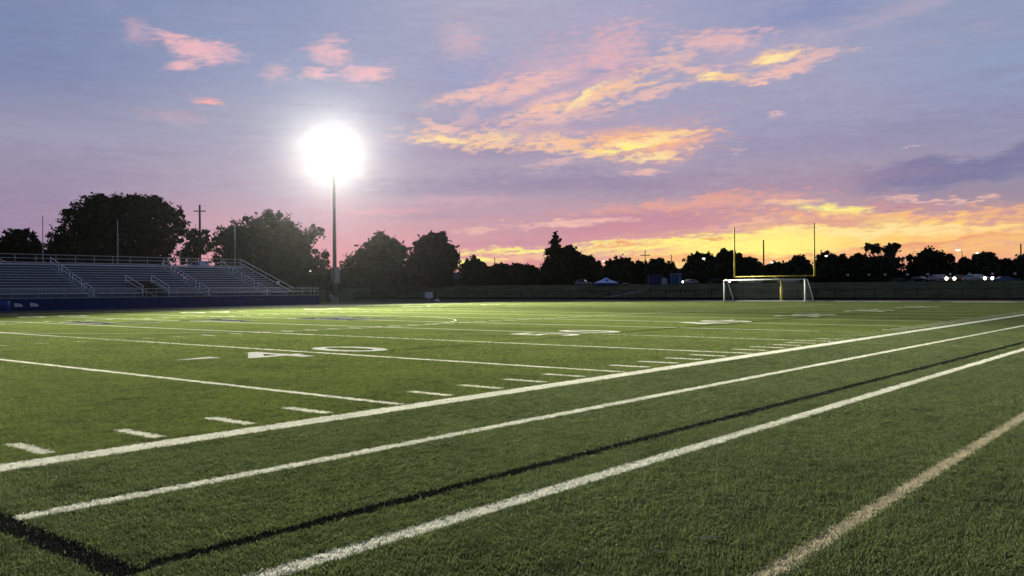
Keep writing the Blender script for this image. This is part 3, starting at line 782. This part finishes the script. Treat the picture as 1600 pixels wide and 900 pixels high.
# ------------------------------------------------------------------ trees
def tree(name, label, lobes, d, m, n=9000, leaf=.34, group='trees beyond the field', trunk=True, dens=1., conic=False):
    """lobes: outline of the crown as (px, py, rx, ry) in the survey photo's sight lines at depth d, made 3-D in place"""
    cx = sum(l[0] for l in lobes) / len(lobes); base = at(cx, 450, d); bz = zg(base.x, base.y) - .1
    root = thing(name, label, 'tree', (base.x, base.y, bz), 0, group); o0 = Vector((base.x, base.y, bz))
    s = d / FPX; pts, wts = [], []
    L3 = []
    for (px, py, rx, ry) in lobes:
        c = at(px, py, d + rng.uniform(-.25, .25) * rx * s) - o0; L3.append((np.array(c), np.array((rx * s, rx * s * .9, ry * s))))
    vol = np.array([np.prod(r_) ** .75 for c, r_ in L3]); vol /= vol.sum()
    V = []
    for (c, r_), w in zip(L3, vol):
        k = max(40, int(n * w)); nc = max(6, int(k / 75))
        u_ = rng.normal(size=(nc, 3)); u_ /= np.linalg.norm(u_, axis=1)[:, None]
        rad = rng.uniform(.45, 1., nc) ** .6 * rng.uniform(.86, 1.03, nc)
        cc = c + u_ * rad[:, None] * r_ * .93
        cr = np.clip(r_.mean() * rng.uniform(.13, .27, nc), .3, 1.7)
        idx = rng.integers(0, nc, k)
        q = rng.normal(size=(k, 3)); q *= (rng.uniform(.1, 1, k) ** .45 / np.linalg.norm(q, axis=1))[:, None]
        V.append(cc[idx] + q * cr[idx][:, None] * np.array((1, 1, .8)))
        kt = int(k * .07); tu = rng.normal(size=(max(4, kt // 9), 3)); tu /= np.linalg.norm(tu, axis=1)[:, None]   # twigs that break the outline
        ti = rng.integers(0, len(tu), kt)
        V.append(c + tu[ti] * r_ * rng.uniform(.8, 1.04, kt)[:, None] + rng.normal(size=(kt, 3)) * .22)
        ki = int(k * .22 * dens)                  # inner leaves
        q = rng.normal(size=(ki, 3)); q *= (rng.uniform(0, 1, ki) ** .4 / np.linalg.norm(q, axis=1))[:, None]
        V.append(c + q * r_ * .8)
    V = np.concatenate(V); N_ = len(V)
    a = rng.normal(size=(N_, 3)); a /= np.linalg.norm(a, axis=1)[:, None]
    b_ = np.cross(a, rng.normal(size=(N_, 3))); b_ /= np.linalg.norm(b_, axis=1)[:, None]
    sz = leaf * rng.uniform(.6, 1.35, N_)[:, None]
    co = np.stack([V - a * sz, V + b_ * sz * .62, V + a * sz, V - b_ * sz * .62], 1).reshape(-1, 3)
    me = bpy.data.meshes.new('crown'); me.vertices.add(4 * N_); me.vertices.foreach_set('co', co.astype(np.float32).ravel())
    me.loops.add(4 * N_); me.loops.foreach_set('vertex_index', np.arange(4 * N_, dtype=np.int32)); me.polygons.add(N_)
    me.polygons.foreach_set('loop_start', np.arange(0, 4 * N_, 4, dtype=np.int32)); me.polygons.foreach_set('loop_total', np.full(N_, 4, np.int32))
    me.materials.append(m); me.update(); me.validate()
    cr_o = bpy.data.objects.new('crown', me); COL.objects.link(cr_o); cr_o.parent = root
    top = max((c[2] + r_[2] for c, r_ in L3)); tr = max(.16, top * .028); b = MB()
    low = min(c[2] - r_[2] for c, r_ in L3); fork = max(1.2, low + .12 * (top - low))
    b.tube([(0, 0, -.2), (0, 0, .5), (tr * .3, 0, fork), (tr * .5, tr * .4, fork + (top - fork) * .5), (0, 0, top * .92)], [tr * 1.5, tr, tr * .85, tr * .5, .04], 8)
    for (c, r_) in L3:
        for k in range(3):
            e = c + rng.normal(size=3) * r_ * .35; st = Vector((tr * .3, 0, fork * rng.uniform(.8, 1.15)))
            mid = st.lerp(Vector(e), .5) + Vector((0, 0, -.06 * top))
            b.tube([st, mid, Vector(e)], [tr * .5, tr * .3, .03], 6, caps=False)
    b.build('trunk', M_bark, root, True)
    return root


OAK, MAP, SPR = M_leafA, M_leafB, M_leafC
BEH = 'trees behind the bleachers'
tree('broad_tree', 'small dark round tree at the far left edge behind the bleachers', [(32, 378, 30, 25), (14, 388, 22, 20), (46, 392, 24, 22), (30, 405, 34, 26), (62, 402, 22, 20)], 150, OAK, 9000, .30, BEH)
tree('oak_tree', 'huge broad dark oak with sky gaps behind the bleachers', [(180, 345, 62, 42), (145, 352, 50, 42), (165, 323, 40, 20), (205, 319, 38, 17), (242, 324, 30, 16), (272, 337, 20, 17), (130, 338, 34, 24), (284, 352, 11, 18), (110, 378, 40, 38), (218, 338, 40, 34), (250, 350, 42, 40), (268, 378, 28, 34), (190, 385, 80, 40), (95, 398, 30, 26), (155, 325, 32, 22), (245, 325, 26, 19), (232, 400, 40, 24), (108, 395, 36, 28), (84, 398, 16, 22), (145, 400, 44, 26), (190, 402, 40, 22)], 152, OAK, 52000, .25, BEH, dens=.5)
tree('young_tree', 'small thin-leaved tree right of the huge oak behind the bleachers', [(308, 370, 20, 17), (318, 384, 16, 14), (300, 388, 15, 14), (294, 402, 14, 16)], 148, MAP, 5000, .26, BEH, dens=.4)
tree('maple_tree', 'big rounded maple right of the huge oak with a limb reaching right', [(425, 360, 44, 32), (385, 365, 36, 30), (362, 382, 32, 32), (410, 395, 70, 40), (455, 385, 40, 38), (492, 363, 19, 13), (474, 378, 20, 14), (490, 412, 34, 26), (450, 420, 60, 26), (360, 412, 34, 26), (345, 368, 14, 13), (505, 432, 28, 20), (468, 440, 44, 18), (522, 440, 18, 16), (380, 430, 60, 22)], 156, MAP, 44000, .25, BEH)
tree('maple_tree', 'tall rounded tree just right of the floodlight mast', [(598, 388, 32, 27), (582, 402, 34, 32), (612, 408, 36, 36), (560, 420, 30, 26), (590, 425, 50, 24), (548, 428, 18, 20)], 190, MAP, 20000, .36)
tree('maple_tree', 'second rounded tree right of the floodlight mast with a trunk clear below', [(682, 385, 28, 24), (668, 392, 30, 28), (700, 402, 20, 26), (680, 415, 40, 28), (655, 415, 24, 24), (645, 430, 26, 18)], 190, OAK, 18000, .36)
sp = []
for k in range(13):
    f = k / 12; sp.append((868 + rng.uniform(-4, 4) * f, 365 + f * 70, 2.4 + f * 27 + (4 if k % 3 == 2 else 0), 4.2 + f * 6))
tree('spruce_tree', 'pointed dark spruce standing tallest in the middle of the tree line', sp, 195, SPR, 15000, .30)
R_ = [  # px, top, half width, depth, leaf, label
    (742, 401, 24, 200, MAP, 'low bushy tree between the rounded pair and the spruce, left one'), (778, 410, 26, 205, OAK, 'low dark tree just left of two small bushes before the spruce'), (815, 411, 26, 205, MAP, 'low dark tree nearest the spruce on its left'),
    (886, 379, 20, 194, OAK, 'round tree pressed against the right side of the spruce'), (918, 396, 28, 200, OAK, 'rounded tree right of the spruce, behind the blue canopy tent'), (966, 401, 26, 205, MAP, 'round tree behind the right end of the canopy tent'),
    (1000, 408, 20, 208, OAK, 'small round tree left of the blue sheds'), (1032, 402, 26, 205, MAP, 'loose tree rising behind the blue sheds'), (1092, 392, 30, 200, OAK, 'dense tree left of the left goal upright'), (1132, 388, 32, 200, OAK, 'tall dense tree behind the left goal upright'),
    (1166, 399, 30, 203, MAP, 'sloping tree right of the left goal upright'), (1213, 408, 22, 210, OAK, 'low tree behind the middle of the goal'), (1248, 398, 26, 210, MAP, 'round tree behind the right goal upright, on its left'),
    (1297, 392, 28, 205, OAK, 'round tree right of the right goal upright'), (1338, 394, 26, 205, OAK, 'round tree left of the feathery tree'), (1452, 386, 42, 200, OAK, 'widest dome-shaped tree above the parked cars'),
    (1505, 402, 28, 208, OAK, 'low tree between the domed tree and the lamp-lit tree'), (1540, 391, 26, 205, MAP, 'tree with a lamp glowing in it, near the right edge'), (1566, 404, 24, 208, OAK, 'low sloping tree near the right edge'), (1606, 392, 26, 205, MAP, 'tree cut by the right edge of the picture')]
for (px, top, hw, d, m, lab) in R_:
    h = 446 - top; j = lambda a: rng.uniform(-a, a)
    lob = [(px + j(4), top + h * .26, hw * .62, h * .26), (px - hw * .45 + j(3), top + h * .42 + j(2), hw * .55, h * .30), (px + hw * .45 + j(3), top + h * .40 + j(3), hw * .55, h * .30), (px + j(3), top + h * .62, hw * .98, h * .32),
           (px - hw * .5, top + h * .8, hw * .6, h * .22), (px + hw * .5, top + h * .8, hw * .6, h * .22)]
    tree('broad_tree', lab, lob, d, m, 8500, .42)
fl = [(1380 + rng.uniform(-26, 26), 386 + abs(rng.normal(0, 9)), 8, 7) for k in range(14)] + [(1382, 412, 34, 16), (1382, 428, 40, 18)]
tree('feathery_tree', 'feathery open-topped tree beside the cross-armed utility pole', fl, 200, MAP, 7000, .36, dens=.5)
SH = [(512, 428, 26, 165, 'between the bleacher end and the floodlight mast'), (545, 424, 30, 208, 'behind the foot of the floodlight mast'), (585, 424, 40, 212, 'under the left one of the rounded pair'), (650, 425, 40, 215, 'in the gap between the rounded pair'), (700, 424, 34, 215, 'under the right one of the rounded pair'),
      (745, 424, 34, 215, 'behind the small grey shed'), (790, 424, 40, 220, 'below the thin pole left of the spruce'), (850, 420, 40, 215, 'at the foot of the spruce'), (905, 420, 36, 225, 'behind the pale van'), (950, 420, 44, 225, 'behind the canopy tent'),
      (1020, 422, 44, 225, 'behind the ribbed blue container'), (1075, 420, 40, 225, 'behind the silver car with headlights'), (1135, 418, 44, 225, 'behind the left goal upright'), (1190, 421, 40, 225, 'below the bare pole between the uprights'),
      (1240, 420, 44, 225, 'behind the right half of the goal'), (1310, 418, 44, 225, 'just right of the right goal upright'), (1365, 418, 44, 225, 'below the feathery tree'), (1420, 418, 44, 225, 'left of the domed tree'), (1500, 420, 48, 225, 'behind the tall wide-headed lamp'),
      (1560, 422, 48, 228, 'behind the pale blue car'), (1620, 420, 48, 228, 'cut by the right edge of the picture')]
for (px, top, hw, d, where) in SH:
    h = 450 - top
    tree('shrub_tree', 'low dark bushy tree ' + where, [(px - hw * .5, top + h * .58, hw * .62, h * .52), (px + hw * .5, top + h * .62, hw * .62, h * .5), (px, top + h * .5, hw * .6, h * .5)], d, OAK, 4200, .55, 'low trees filling the back of the tree line')


# ------------------------------------------------------------------ poles and lamps beyond the field
def util_pole(px, top, d, label, cross=True, w=.13):
    p = at(px, top, d); z0 = zg(p.x, p.y)
    t_ = thing('utility_pole', label, 'utility pole', (p.x, p.y, z0), math.atan2(-rgt.x, rgt.y), 'utility poles above the tree line')
    h = p.z - z0
    MB().tube([(0, 0, -.3), (0, 0, h)], [w * 1.5, w], 8).build('pole', M_wood, t_, True)
    if cross:
        MB().box(-.08, .08, -1.3, 1.3, h - 1.5, h - 1.3).build('crossarm', M_wood, t_)
        for y in (-1.2, -.5, .5, 1.2): MB().tube([(0, y, h - 1.3), (0, y, h - 1.05)], .06, 6).build('insulator', M_galv, t_)
for a in ((312, 320, 190, 'cross-armed wooden pole rising behind the small tree right of the huge oak', True, .2), (1353, 379, 225, 'cross-armed utility pole beside the feathery tree', True, .14), (1008, 391, 240, 'cross-armed utility pole above the trees between spruce and goal', True, .1),
          (1193, 375, 215, 'bare tall pole seen between the goal uprights', False, .15), (1595, 381, 215, 'bare pole near the right edge of the picture', False, .15), (1283, 390, 230, 'short bare pole right of the right goal upright', False, .13),
          (1049, 398, 240, 'short bare pole right of the cross-armed pole by the goal', False, .1), (718, 393, 215, 'thin bare pole right of the rounded pair of trees', False, .12), (773, 402, 230, 'thin bare pole left of the spruce', False, .1)): util_pole(*a)
M_glow = mat('lamp_globe', (.9, .9, .85), .4, emit=(1, .92, .78), estr=2.2)
def street_lamp(px, py, d, label, arm=.8, r=.28, wide=1.0, est=None):
    p = at(px, py, d); z0 = zg(p.x, p.y); h = p.z - z0
    t_ = thing('street_lamp', label, 'street lamp', (p.x, p.y, z0), math.atan2(-rgt.x, rgt.y), 'lit lamps among the trees')
    MB().tube([(0, arm, -.2), (0, arm, h * .9), (0, arm * .8, h + .1), (0, .1, h + .12)], [.1, .07, .05, .04], 8).build('post', M_dark, t_, True)
    MB().tube([(-.05, 0, h + .14), (-.05, 0, h + .22)], [r * 1.1 * wide, r * .5], 12).build('lamp_shade', M_galv, t_)
    MB().tube([(0, 0, h - r * .5), (0, 0, h - r * .2), (0, 0, h + r * .3), (0, 0, h + .13)], [r * .5, r * .95 * wide, r * wide, r * .6], 12).build('globe', M_glow, t_, True)
for a in ((485, 424, 145, 'small lit lamp in the shade at the right end of the bleachers', .3, .14), (1099.5, 404, 192, 'lit lamp in front of the dense tree left of the goal', .6, .34), (1206, 410, 200, 'lit lamp low in the gap between the goal uprights', .6, .34), (1291, 400, 196, 'lit lamp against the tree right of the goal', .6, .32),
          (1497, 391, 215, 'tall lamp with a wide lit head above the trees at right', 1., .42, 1.5), (1527, 395, 196, 'lit lamp in the crown of the right edge tree', .6, .32), (943, 408, 196, 'lit lamp peeping between trees right of the spruce', .6, .24)): street_lamp(*a)
mk = None
ORDS = ['first', 'second', 'third', 'fourth', 'fifth', 'sixth', 'seventh', 'eighth', 'ninth']
for k, px in enumerate((1325, 1358, 1383, 1418, 1450, 1485, 1515, 1551, 1586)):
    p = at(px, 429.5, 178); z0 = zg(p.x, p.y)
    if mk is None:
        mk = thing('marker_post', ORDS[0] + ' pale round-headed post from the left along the car park', 'marker post', (p.x, p.y, z0), math.atan2(-rgt.x, rgt.y), 'pale headed posts along the car park')
        hh = p.z - z0
        MB().tube([(0, 0, -.2), (0, 0, hh)], .05, 6).build('post', M_dark, mk)
        MB().tube([(-.09, 0, hh), (.09, 0, hh)], .24, 10).build('head', mat('pale_head', (.75, .75, .72), .4), mk)
    else: copy_tree(mk, (p.x, p.y, z0), math.atan2(-rgt.x, rgt.y), ORDS[k] + ' pale round-headed post from the left along the car park')

# ------------------------------------------------------------------ cars
M_glass = mat('car_glass', (.02, .022, .025), .08, 0, .05)
M_tyre = mat('tyre', (.015, .015, .016), .85); M_rim = mat('wheel_rim', (.4, .4, .42), .35, .7)
M_head = mat('headlight_on', (.9, .9, .85), .3, emit=(1, .84, .56), estr=16.); M_headoff = mat('headlight_off', (.6, .6, .6), .2)
M_tail = mat('tail_light', (.4, .01, .01), .3, emit=(1, .04, .03), estr=1.6); M_plate = mat('plate', (.6, .6, .58), .5)
WX = 1.40                                        # wide, long cars: the plan of this place is laid out at this scale
def car(label, px, py, d, heading, col, lights=False, tail=False, van=False, k=1.):
    """heading 0 = nose toward the field / viewer, 90 = side on"""
    p = at(px, py, d); z0 = zg(p.x, p.y)
    t_ = thing('parked_car', label, 'car', (p.x, p.y, z0), math.atan2(-fwd.y, -fwd.x) + R(heading), 'cars in the car park beyond the field')
    t_.scale = (k, k, k)
    m = mat('car_paint_%d_%d_%d' % tuple(int(c * 99) for c in col), col, .28, .25, .04)
    L, W = 2.2 * WX, .88 * WX
    def loft(prof, name, mm, parent=t_):
        b = MB(); n = len(prof)
        b.v = [(x, -w, z) for x, z, w in prof] + [(x, w, z) for x, z, w in prof]
        b.f = [(i, (i + 1) % n, n + (i + 1) % n, n + i) for i in range(n)] + [tuple(range(n - 1, -1, -1)), tuple(range(n, 2 * n))]
        return b.build(name, mm, parent)
    bz, sh, rf = .28, .92, (1.48 if not van else 1.9)
    loft([(L, .35, W * .9), (L, .62, W * .94), (L * .94, .74, W * .95), (L * .45, sh, W), (-L * .86, sh + .03, W), (-L, .86, W * .93), (-L, .38, W * .9), (-L * .8, bz, W * .97), (L * .85, bz, W * .97)], 'body', m)
    cab = [(L * .42, sh - .01, W * .93), (L * .1, rf - .06, W * .76), (-L * .1, rf, W * .74), (-L * .55, rf - .05, W * .74), (-L * (.84 if not van else .96), sh + .02, W * .92)]
    loft(cab, 'cabin', m)
    def quad(q, name, mm): return MB().add(q, [(0, 1, 2, 3)]).build(name, mm, t_)
    e = .008
    def cabw(z): return W * (.93 - .19 * (z - sh) / (rf - sh)) + e
    quad([(L * .40 + e, -W * .86, sh + .04), (L * .40 + e, W * .86, sh + .04), (L * .125 + e, W * .72, rf - .1), (L * .125 + e, -W * .72, rf - .1)], 'windscreen', M_glass)
    quad([(-L * .80 - e - .05, W * .84, sh + .08), (-L * .80 - e - .05, -W * .84, sh + .08), (-L * .585 - e - .03, -W * .7, rf - .1), (-L * .585 - e - .03, W * .7, rf - .1)], 'rear_window', M_glass)
    for s in (-1, 1):
        for (xa, xb, ta, tb) in ((L * .33, -L * .12, L * .10, -L * .12), (-L * .16, -L * .66, -L * .16, -L * .52)):
            q = [(xa, s * cabw(sh + .05), sh + .05), (xb, s * cabw(sh + .05), sh + .05), (tb, s * cabw(rf - .12), rf - .12), (ta, s * cabw(rf - .12), rf - .12)]
            quad(q if s < 0 else q[::-1], 'window', M_glass)
        MB().tube([(L * .3, s * (W + .02), .98), (L * .3, s * (W + .2), 1.02)], .08, 6).build('mirror', m, t_)
        for xx in (L * .62, -L * .60):
            w_ = MB().tube([(xx, s * (W - .22), .33), (xx, s * (W + .01), .33)], .33, 16).build('wheel', M_tyre, t_)
            MB().tube([(xx, s * (W + .012), .33), (xx, s * (W + .022), .33)], .2, 12).build('rim', M_rim, w_)
        MB().tube([(L - .04, s * W * .70, .66), (L + .02, s * W * .70, .66)], .30 if lights else .13, 16).build('headlight', M_head if lights else M_headoff, t_)
        MB().box(-L - .015, -L + .05, s * W * .62 - .22, s * W * .62 + .22, .66, .84).build('tail_light', M_tail if tail else mat('tail_off', (.25, .01, .01), .3), t_)
        if lights and k == 1.:
            ld = bpy.data.lights.new('headlight_beam', 'SPOT'); ld.energy = 2500; ld.spot_size = R(50); ld.spot_blend = 1; ld.shadow_soft_size = .12; ld.color = (1, .84, .56)
            lo_ = bpy.data.objects.new('headlight_beam', ld); COL.objects.link(lo_); lo_.parent = t_
            lo_.location = (L + .12, s * W * .70, .68); lo_.rotation_euler = (R(90), 0, R(-90))
    MB().box(L - .02, L + .02, -.35, .35, .42, .55).build('number_plate', M_plate, t_)
    MB().box(L - .05, L + .012, -W * .4, W * .4, .56, .7).build('grille', M_dark, t_)
SIL, BLK, BLU, RED, WHT = (.45, .46, .48), (.02, .02, .024), (.10, .22, .38), (.22, .015, .015), (.7, .7, .7)
CD = 176
def cz(px): return 440.3 - 0.0
car('grey car with both headlights glaring, left of the red-lit car', 1470, 441, CD, 8, SIL, True)
car('pale car with both headlights glaring, right of the red-lit car', 1527, 441, CD, 12, SIL, True)
car('dark red car with red tail lights lit between the two glaring cars', 1499, 440, CD + 9, 150, RED, False, True)
car('pale blue car parked side on near the right edge', 1573, 441, CD, 78, BLU, k=.7)
car('dark car left of the glaring headlights', 1440, 441, CD + 2, 20, BLK, k=.8)
car('silver car with headlights on, left of the goal beyond the blue sheds', 1076, 441, CD + 4, -62, SIL, True, k=.65)
car('black car with headlights on just left of the soccer goal', 1122, 442, CD + 2, 66, BLK, True, k=.75)
car('white car half hidden behind the soccer goal crossbar', 1172, 441, CD + 6, 85, WHT, k=.7)
car('silver car behind the middle of the soccer goal', 1232, 441, CD + 6, 88, SIL, k=.7)
car('pale van parked left of the blue canopy tent', 912, 447, CD + 4, 70, (.34, .42, .42), van=True, k=.55)
car('dark car partly behind the blue canopy tent', 968, 447, CD + 8, 80, BLK, k=.6)
car('dark car at the left end of the row beside the domed tree', 1408, 441, CD + 8, 70, (.05, .055, .06), k=.7)

# ------------------------------------------------------------------ canopy tent, sheds, small things on the bank
def facing(): return math.atan2(-rgt.x, rgt.y)
p = at(947, 455, 172); z0 = zg(p.x, p.y)
tn = thing('canopy_tent', 'pop-up canopy tent with a pale blue peaked roof on the bank', 'canopy tent', (p.x, p.y, z0), facing())
M_can = mat('canopy_cloth', (.62, .74, .92), .6, 0, .05); M_can2 = mat('canopy_dark_blue', (.03, .12, .45), .6)
eave = at(947, 441.8, 172).z - z0; apex = at(947, 433.5, 172).z - z0; hw = 17.5 * 172 / FPX
b = MB(); ring = [(-hw, -hw), (hw, -hw), (hw, hw), (-hw, hw)]
b.v = [(x, y, eave) for x, y in ring] + [(x * .45, y * .45, eave + (apex - eave) * .42) for x, y in ring] + [(0, 0, apex)]
b.f = [(i, (i + 1) % 4, 4 + (i + 1) % 4, 4 + i) for i in range(4)] + [(4 + i, 4 + (i + 1) % 4, 8) for i in range(4)]
b.build('roof', M_can, tn)
for s in range(4):
    (xa, ya), (xb, yb) = ring[s], ring[(s + 1) % 4]
    MB().add([(xa, ya, eave - .35), (xb, yb, eave - .35), (xb, yb, eave - .002), (xa, ya, eave - .002)], [(0, 1, 2, 3)]).build('valance', M_can2, tn)
    MB().tube([(xa * .97, ya * .97, -.6), (xa * .97, ya * .97, eave)], .04, 6).build('leg', M_galv, tn)
    a, c = Vector((xa, ya)), Vector((xb, yb)); mdl = (a + c) / 2 * .62; zc_ = eave + (apex - eave) * .35 + .03
    dd = (c - a).normalized() * .42; nn = mdl.normalized() * .24
    MB().add([(mdl.x + nn.x - dd.x, mdl.y + nn.y - dd.y, zc_ - .1), (mdl.x + nn.x + dd.x, mdl.y + nn.y + dd.y, zc_ - .1), (mdl.x - nn.x + dd.x * .6, mdl.y - nn.y + dd.y * .6, zc_ + .24), (mdl.x - nn.x - dd.x * .6, mdl.y - nn.y - dd.y * .6, zc_ + .24)], [(0, 1, 2, 3)]).build('roof_patch', M_can2, tn)
p = at(948, 452, 171.5); z0 = zg(p.x, p.y)
tb = thing('folding_table', 'tan folding table standing under the canopy tent', 'table', (p.x, p.y, z0), facing())
MB().box(-.4, .4, -1.3, 1.3, .74, .79).build('tabletop', mat('table_tan', (.35, .25, .12), .6), tb)
for s in (-1, 1):
    for q in (-1, 1): MB().tube([(s * .34, q * 1.15, -.1), (s * .34, q * 1.15, .74)], .025, 6).build('leg', M_galv, tb)
p = at(977, 453, 168); z0 = zg(p.x, p.y)
cl_ = thing('cooler', 'red cooler box on the bank right of the canopy tent', 'cooler', (p.x, p.y, z0), facing())
MB().box(-.3, .3, -.5, .5, 0, .42).build('box', mat('cooler_red', (.32, .02, .02), .5), cl_); MB().box(-.31, .31, -.51, .51, .425, .52).build('lid', M_white, cl_)
p = at(1024, 452, 170); z0 = zg(p.x, p.y)
sc_ = thing('storage_container', 'dark blue ribbed storage container on the bank', 'container', (p.x, p.y, z0), facing())
w_ = 11 * 170 / FPX; h_ = 1.75
M_cont = mat('container_blue', (.02, .045, .12), .6)
MB().box(-.9, .9, -w_, w_, -.3, h_).build('shell', M_cont, sc_)
for k in range(7):
    y = -w_ + .15 + k * (2 * w_ - .3) / 6
    MB().box(-.95, -.903, y - .06, y + .06, 0, h_ - .05).build('rib', mat('container_rib', (.05, .08, .15), .6), sc_)
MB().box(-1, 1, -w_ - .06, w_ + .06, h_ + .003, h_ + .1).build('roof', mat('container_roof', (.12, .13, .15), .7), sc_)
p = at(1056, 452, 170); z0 = zg(p.x, p.y)
pt = thing('portable_toilet', 'blue portable toilet with a pale side beside the ribbed container', 'portable toilet', (p.x, p.y, z0), facing())
w_ = 7.5 * 170 / FPX
MB().box(-.7, .7, -w_, w_ * .45, -.2, 1.85).build('cabin', mat('toilet_blue', (.02, .10, .24), .55), pt)
MB().box(-.7, .7, w_ * .453, w_, -.2, 1.85).build('side_panel', mat('toilet_pale', (.12, .34, .42), .55), pt)
MB().box(-.76, .76, -w_ - .04, w_ + .04, 1.853, 1.98).build('roof', mat('toilet_roof', (.35, .38, .4), .6), pt)
MB().box(-.73, -.703, -w_ * .7, w_ * .2, .0, 1.7).build('door', mat('toilet_door', (.03, .13, .30), .55), pt)
p = at(1038, 453, 168); z0 = zg(p.x, p.y)
af = thing('a_frame_board', 'pale folding board standing between the container and the toilet', 'board', (p.x, p.y, z0), facing())
for s in (-1, 1): MB().add([(s * .45, -.55, 0), (s * .45, .55, 0), (s * .02, .5, 1.25), (s * .02, -.5, 1.25), (s * .49, -.55, 0), (s * .49, .55, 0), (s * .06, .5, 1.25), (s * .06, -.5, 1.25)], [(0, 1, 2, 3), (4, 7, 6, 5), (0, 4, 5, 1), (1, 5, 6, 2), (2, 6, 7, 3), (3, 7, 4, 0)]).build('board_leaf', mat('board_pale', (.34, .36, .35), .6), af)
# gravel path down the bank
b = MB(); A, B_ = at(1012, 453, 160), at(872, 464, 146)
for k in range(13):
    f = k / 12; q = A.lerp(B_, f)
    for s in (-1, 1):
        xx, yy = q.x + s * .7 * fwd.x, q.y + s * .7 * fwd.y; b.v.append((xx, yy, zg(xx, yy) + .05))
b.f = [(2 * k, 2 * k + 1, 2 * k + 3, 2 * k + 2) for k in range(12)]
tag(b.build('path', mat('gravel', (.16, .17, .16), .9)), kind='structure')
# grey cabinet on a post and white dome at the bank foot
p = at(670, 464, 141)
sg_ = thing('scorer_box', 'grey box on a post at the foot of the bank under the rounded trees', 'box', (p.x, p.y, zg(p.x, p.y)), facing())
MB().box(-.3, .3, -.62, .62, .55, 1.5).build('box', M_alu, sg_); MB().tube([(0, 0, -.1), (0, 0, .548)], .09, 8).build('post', M_galv, sg_)
p = at(683, 469, 141)
dm = thing('cable_cover', 'small white dome-shaped cover on the ground right of the grey box', 'cover', (p.x, p.y, zg(p.x, p.y)), facing())
MB().tube([(0, 0, 0), (0, 0, .2), (0, 0, .36), (0, 0, .42)], [.42, .38, .22, .06], 12).build('dome', M_white, dm, True); MB().tube([(0, 0, -.05), (0, 0, .03)], .46, 12).build('rim', M_galv, dm)
p = at(517, 461, 140)
ws = thing('notice_plate', 'small white plate on a short stake left of the floodlight mast foot', 'sign', (p.x, p.y, 0), facing())
MB().box(-.02, .02, -.28, .28, .9, 1.2).build('plate', M_white, ws); MB().tube([(.05, 0, -.1), (.05, 0, 1.15)], .03, 6).build('stake', M_galv, ws)


def house(label, px, py, d, w, h, col, roofcol):
    p = at(px, py, d); z0 = zg(p.x, p.y)
    t_ = thing('house', label, 'house', (p.x, p.y, z0), facing()); hh = max(1.5, h)
    MB().box(-2.5, 2.5, -w, w, -.3, hh).build('wall', mat('wall_%d' % px, col, .8), t_)
    MB().add([(-2.8, -w - .3, hh + .003), (2.8, -w - .3, hh + .003), (2.8, w + .3, hh + .003), (-2.8, w + .3, hh + .003), (0, -w - .3, hh + 1.5), (0, w + .3, hh + 1.5)], [(0, 3, 2, 1), (0, 4, 5, 3), (1, 2, 5, 4), (0, 1, 4), (3, 5, 2)]).build('roof', mat('roof_%d' % px, roofcol, .8), t_)
    MB().box(-2.56, -2.503, -.3, .6, 0, hh * .75).build('door', M_dark, t_)
    MB().box(-2.56, -2.503, w * .4, w * .75, hh * .4, hh * .75).build('window', M_glass, t_)
house('small pale grey shed in the shade right of the rounded trees', 721, 446, 205, 1.6, 1.6, (.12, .13, .14), (.08, .08, .09))
house('blue-roofed hut showing between the huge oak and the maple', 311, 452, 172, 1.3, 6.4, (.45, .62, .85), (.5, .68, .9))
house('low pale building among the trees at the right edge', 1597, 441, 222, 4.5, 3.4, (.25, .25, .25), (.16, .15, .15))

# little litter on the turf
for (px, py, lab, c, L_) in ((1109, 840, 'pale curved twig lying on the turf in front of the camera', (.7, .68, .55), .11), (1027, 862, 'short pale twig left of the longer one on the turf', (.6, .62, .45), .06), (1222, 697, 'white paper scrap on the turf near the coaching line', (.8, .8, .78), .035), (1388, 661, 'dark strip of debris on the turf above the tan line', (.01, .01, .01), .16)):
    v = ray(px, py); k = (.03 - CAM.z) / v.z; q = CAM + v * k
    o = MB().tube([(-L_, 0, .0), (-L_ * .3, .012, .006), (L_ * .3, .006, .008), (L_, -.014, .0)], [.002, .004, .004, .002], 6).build('twig' if 'twig' in lab else 'litter', mat('litter_%d' % px, c, .8), loc=(q.x, q.y, .026), rz=-YAW * .6)
    tag(o, lab, 'twig' if 'twig' in lab else 'litter')

# ------------------------------------------------------------------ volume added to spread the floodlight's glow
hz = MB().box(-910, 910, -910, 910, -1.6, 60)
hm = bpy.data.materials.new('added_haze'); hm.use_nodes = True; t = hm.node_tree; t.nodes.clear()
pv = new(t, 'ShaderNodeVolumePrincipled'); pv.inputs['Color'].default_value = (.95, .95, .95, 1); pv.inputs['Density'].default_value = 1.08e-5
pv.inputs['Anisotropy'].default_value = .93
mo = new(t, 'ShaderNodeOutputMaterial'); t.links.new(pv.outputs[0], mo.inputs['Volume'])
hm.cycles.homogeneous_volume = True if hasattr(hm.cycles, 'homogeneous_volume') else None
tag(hz.build('added_haze', hm), 'thin pale volume added to spread the floodlight glow', 'added_haze', kind='stuff')
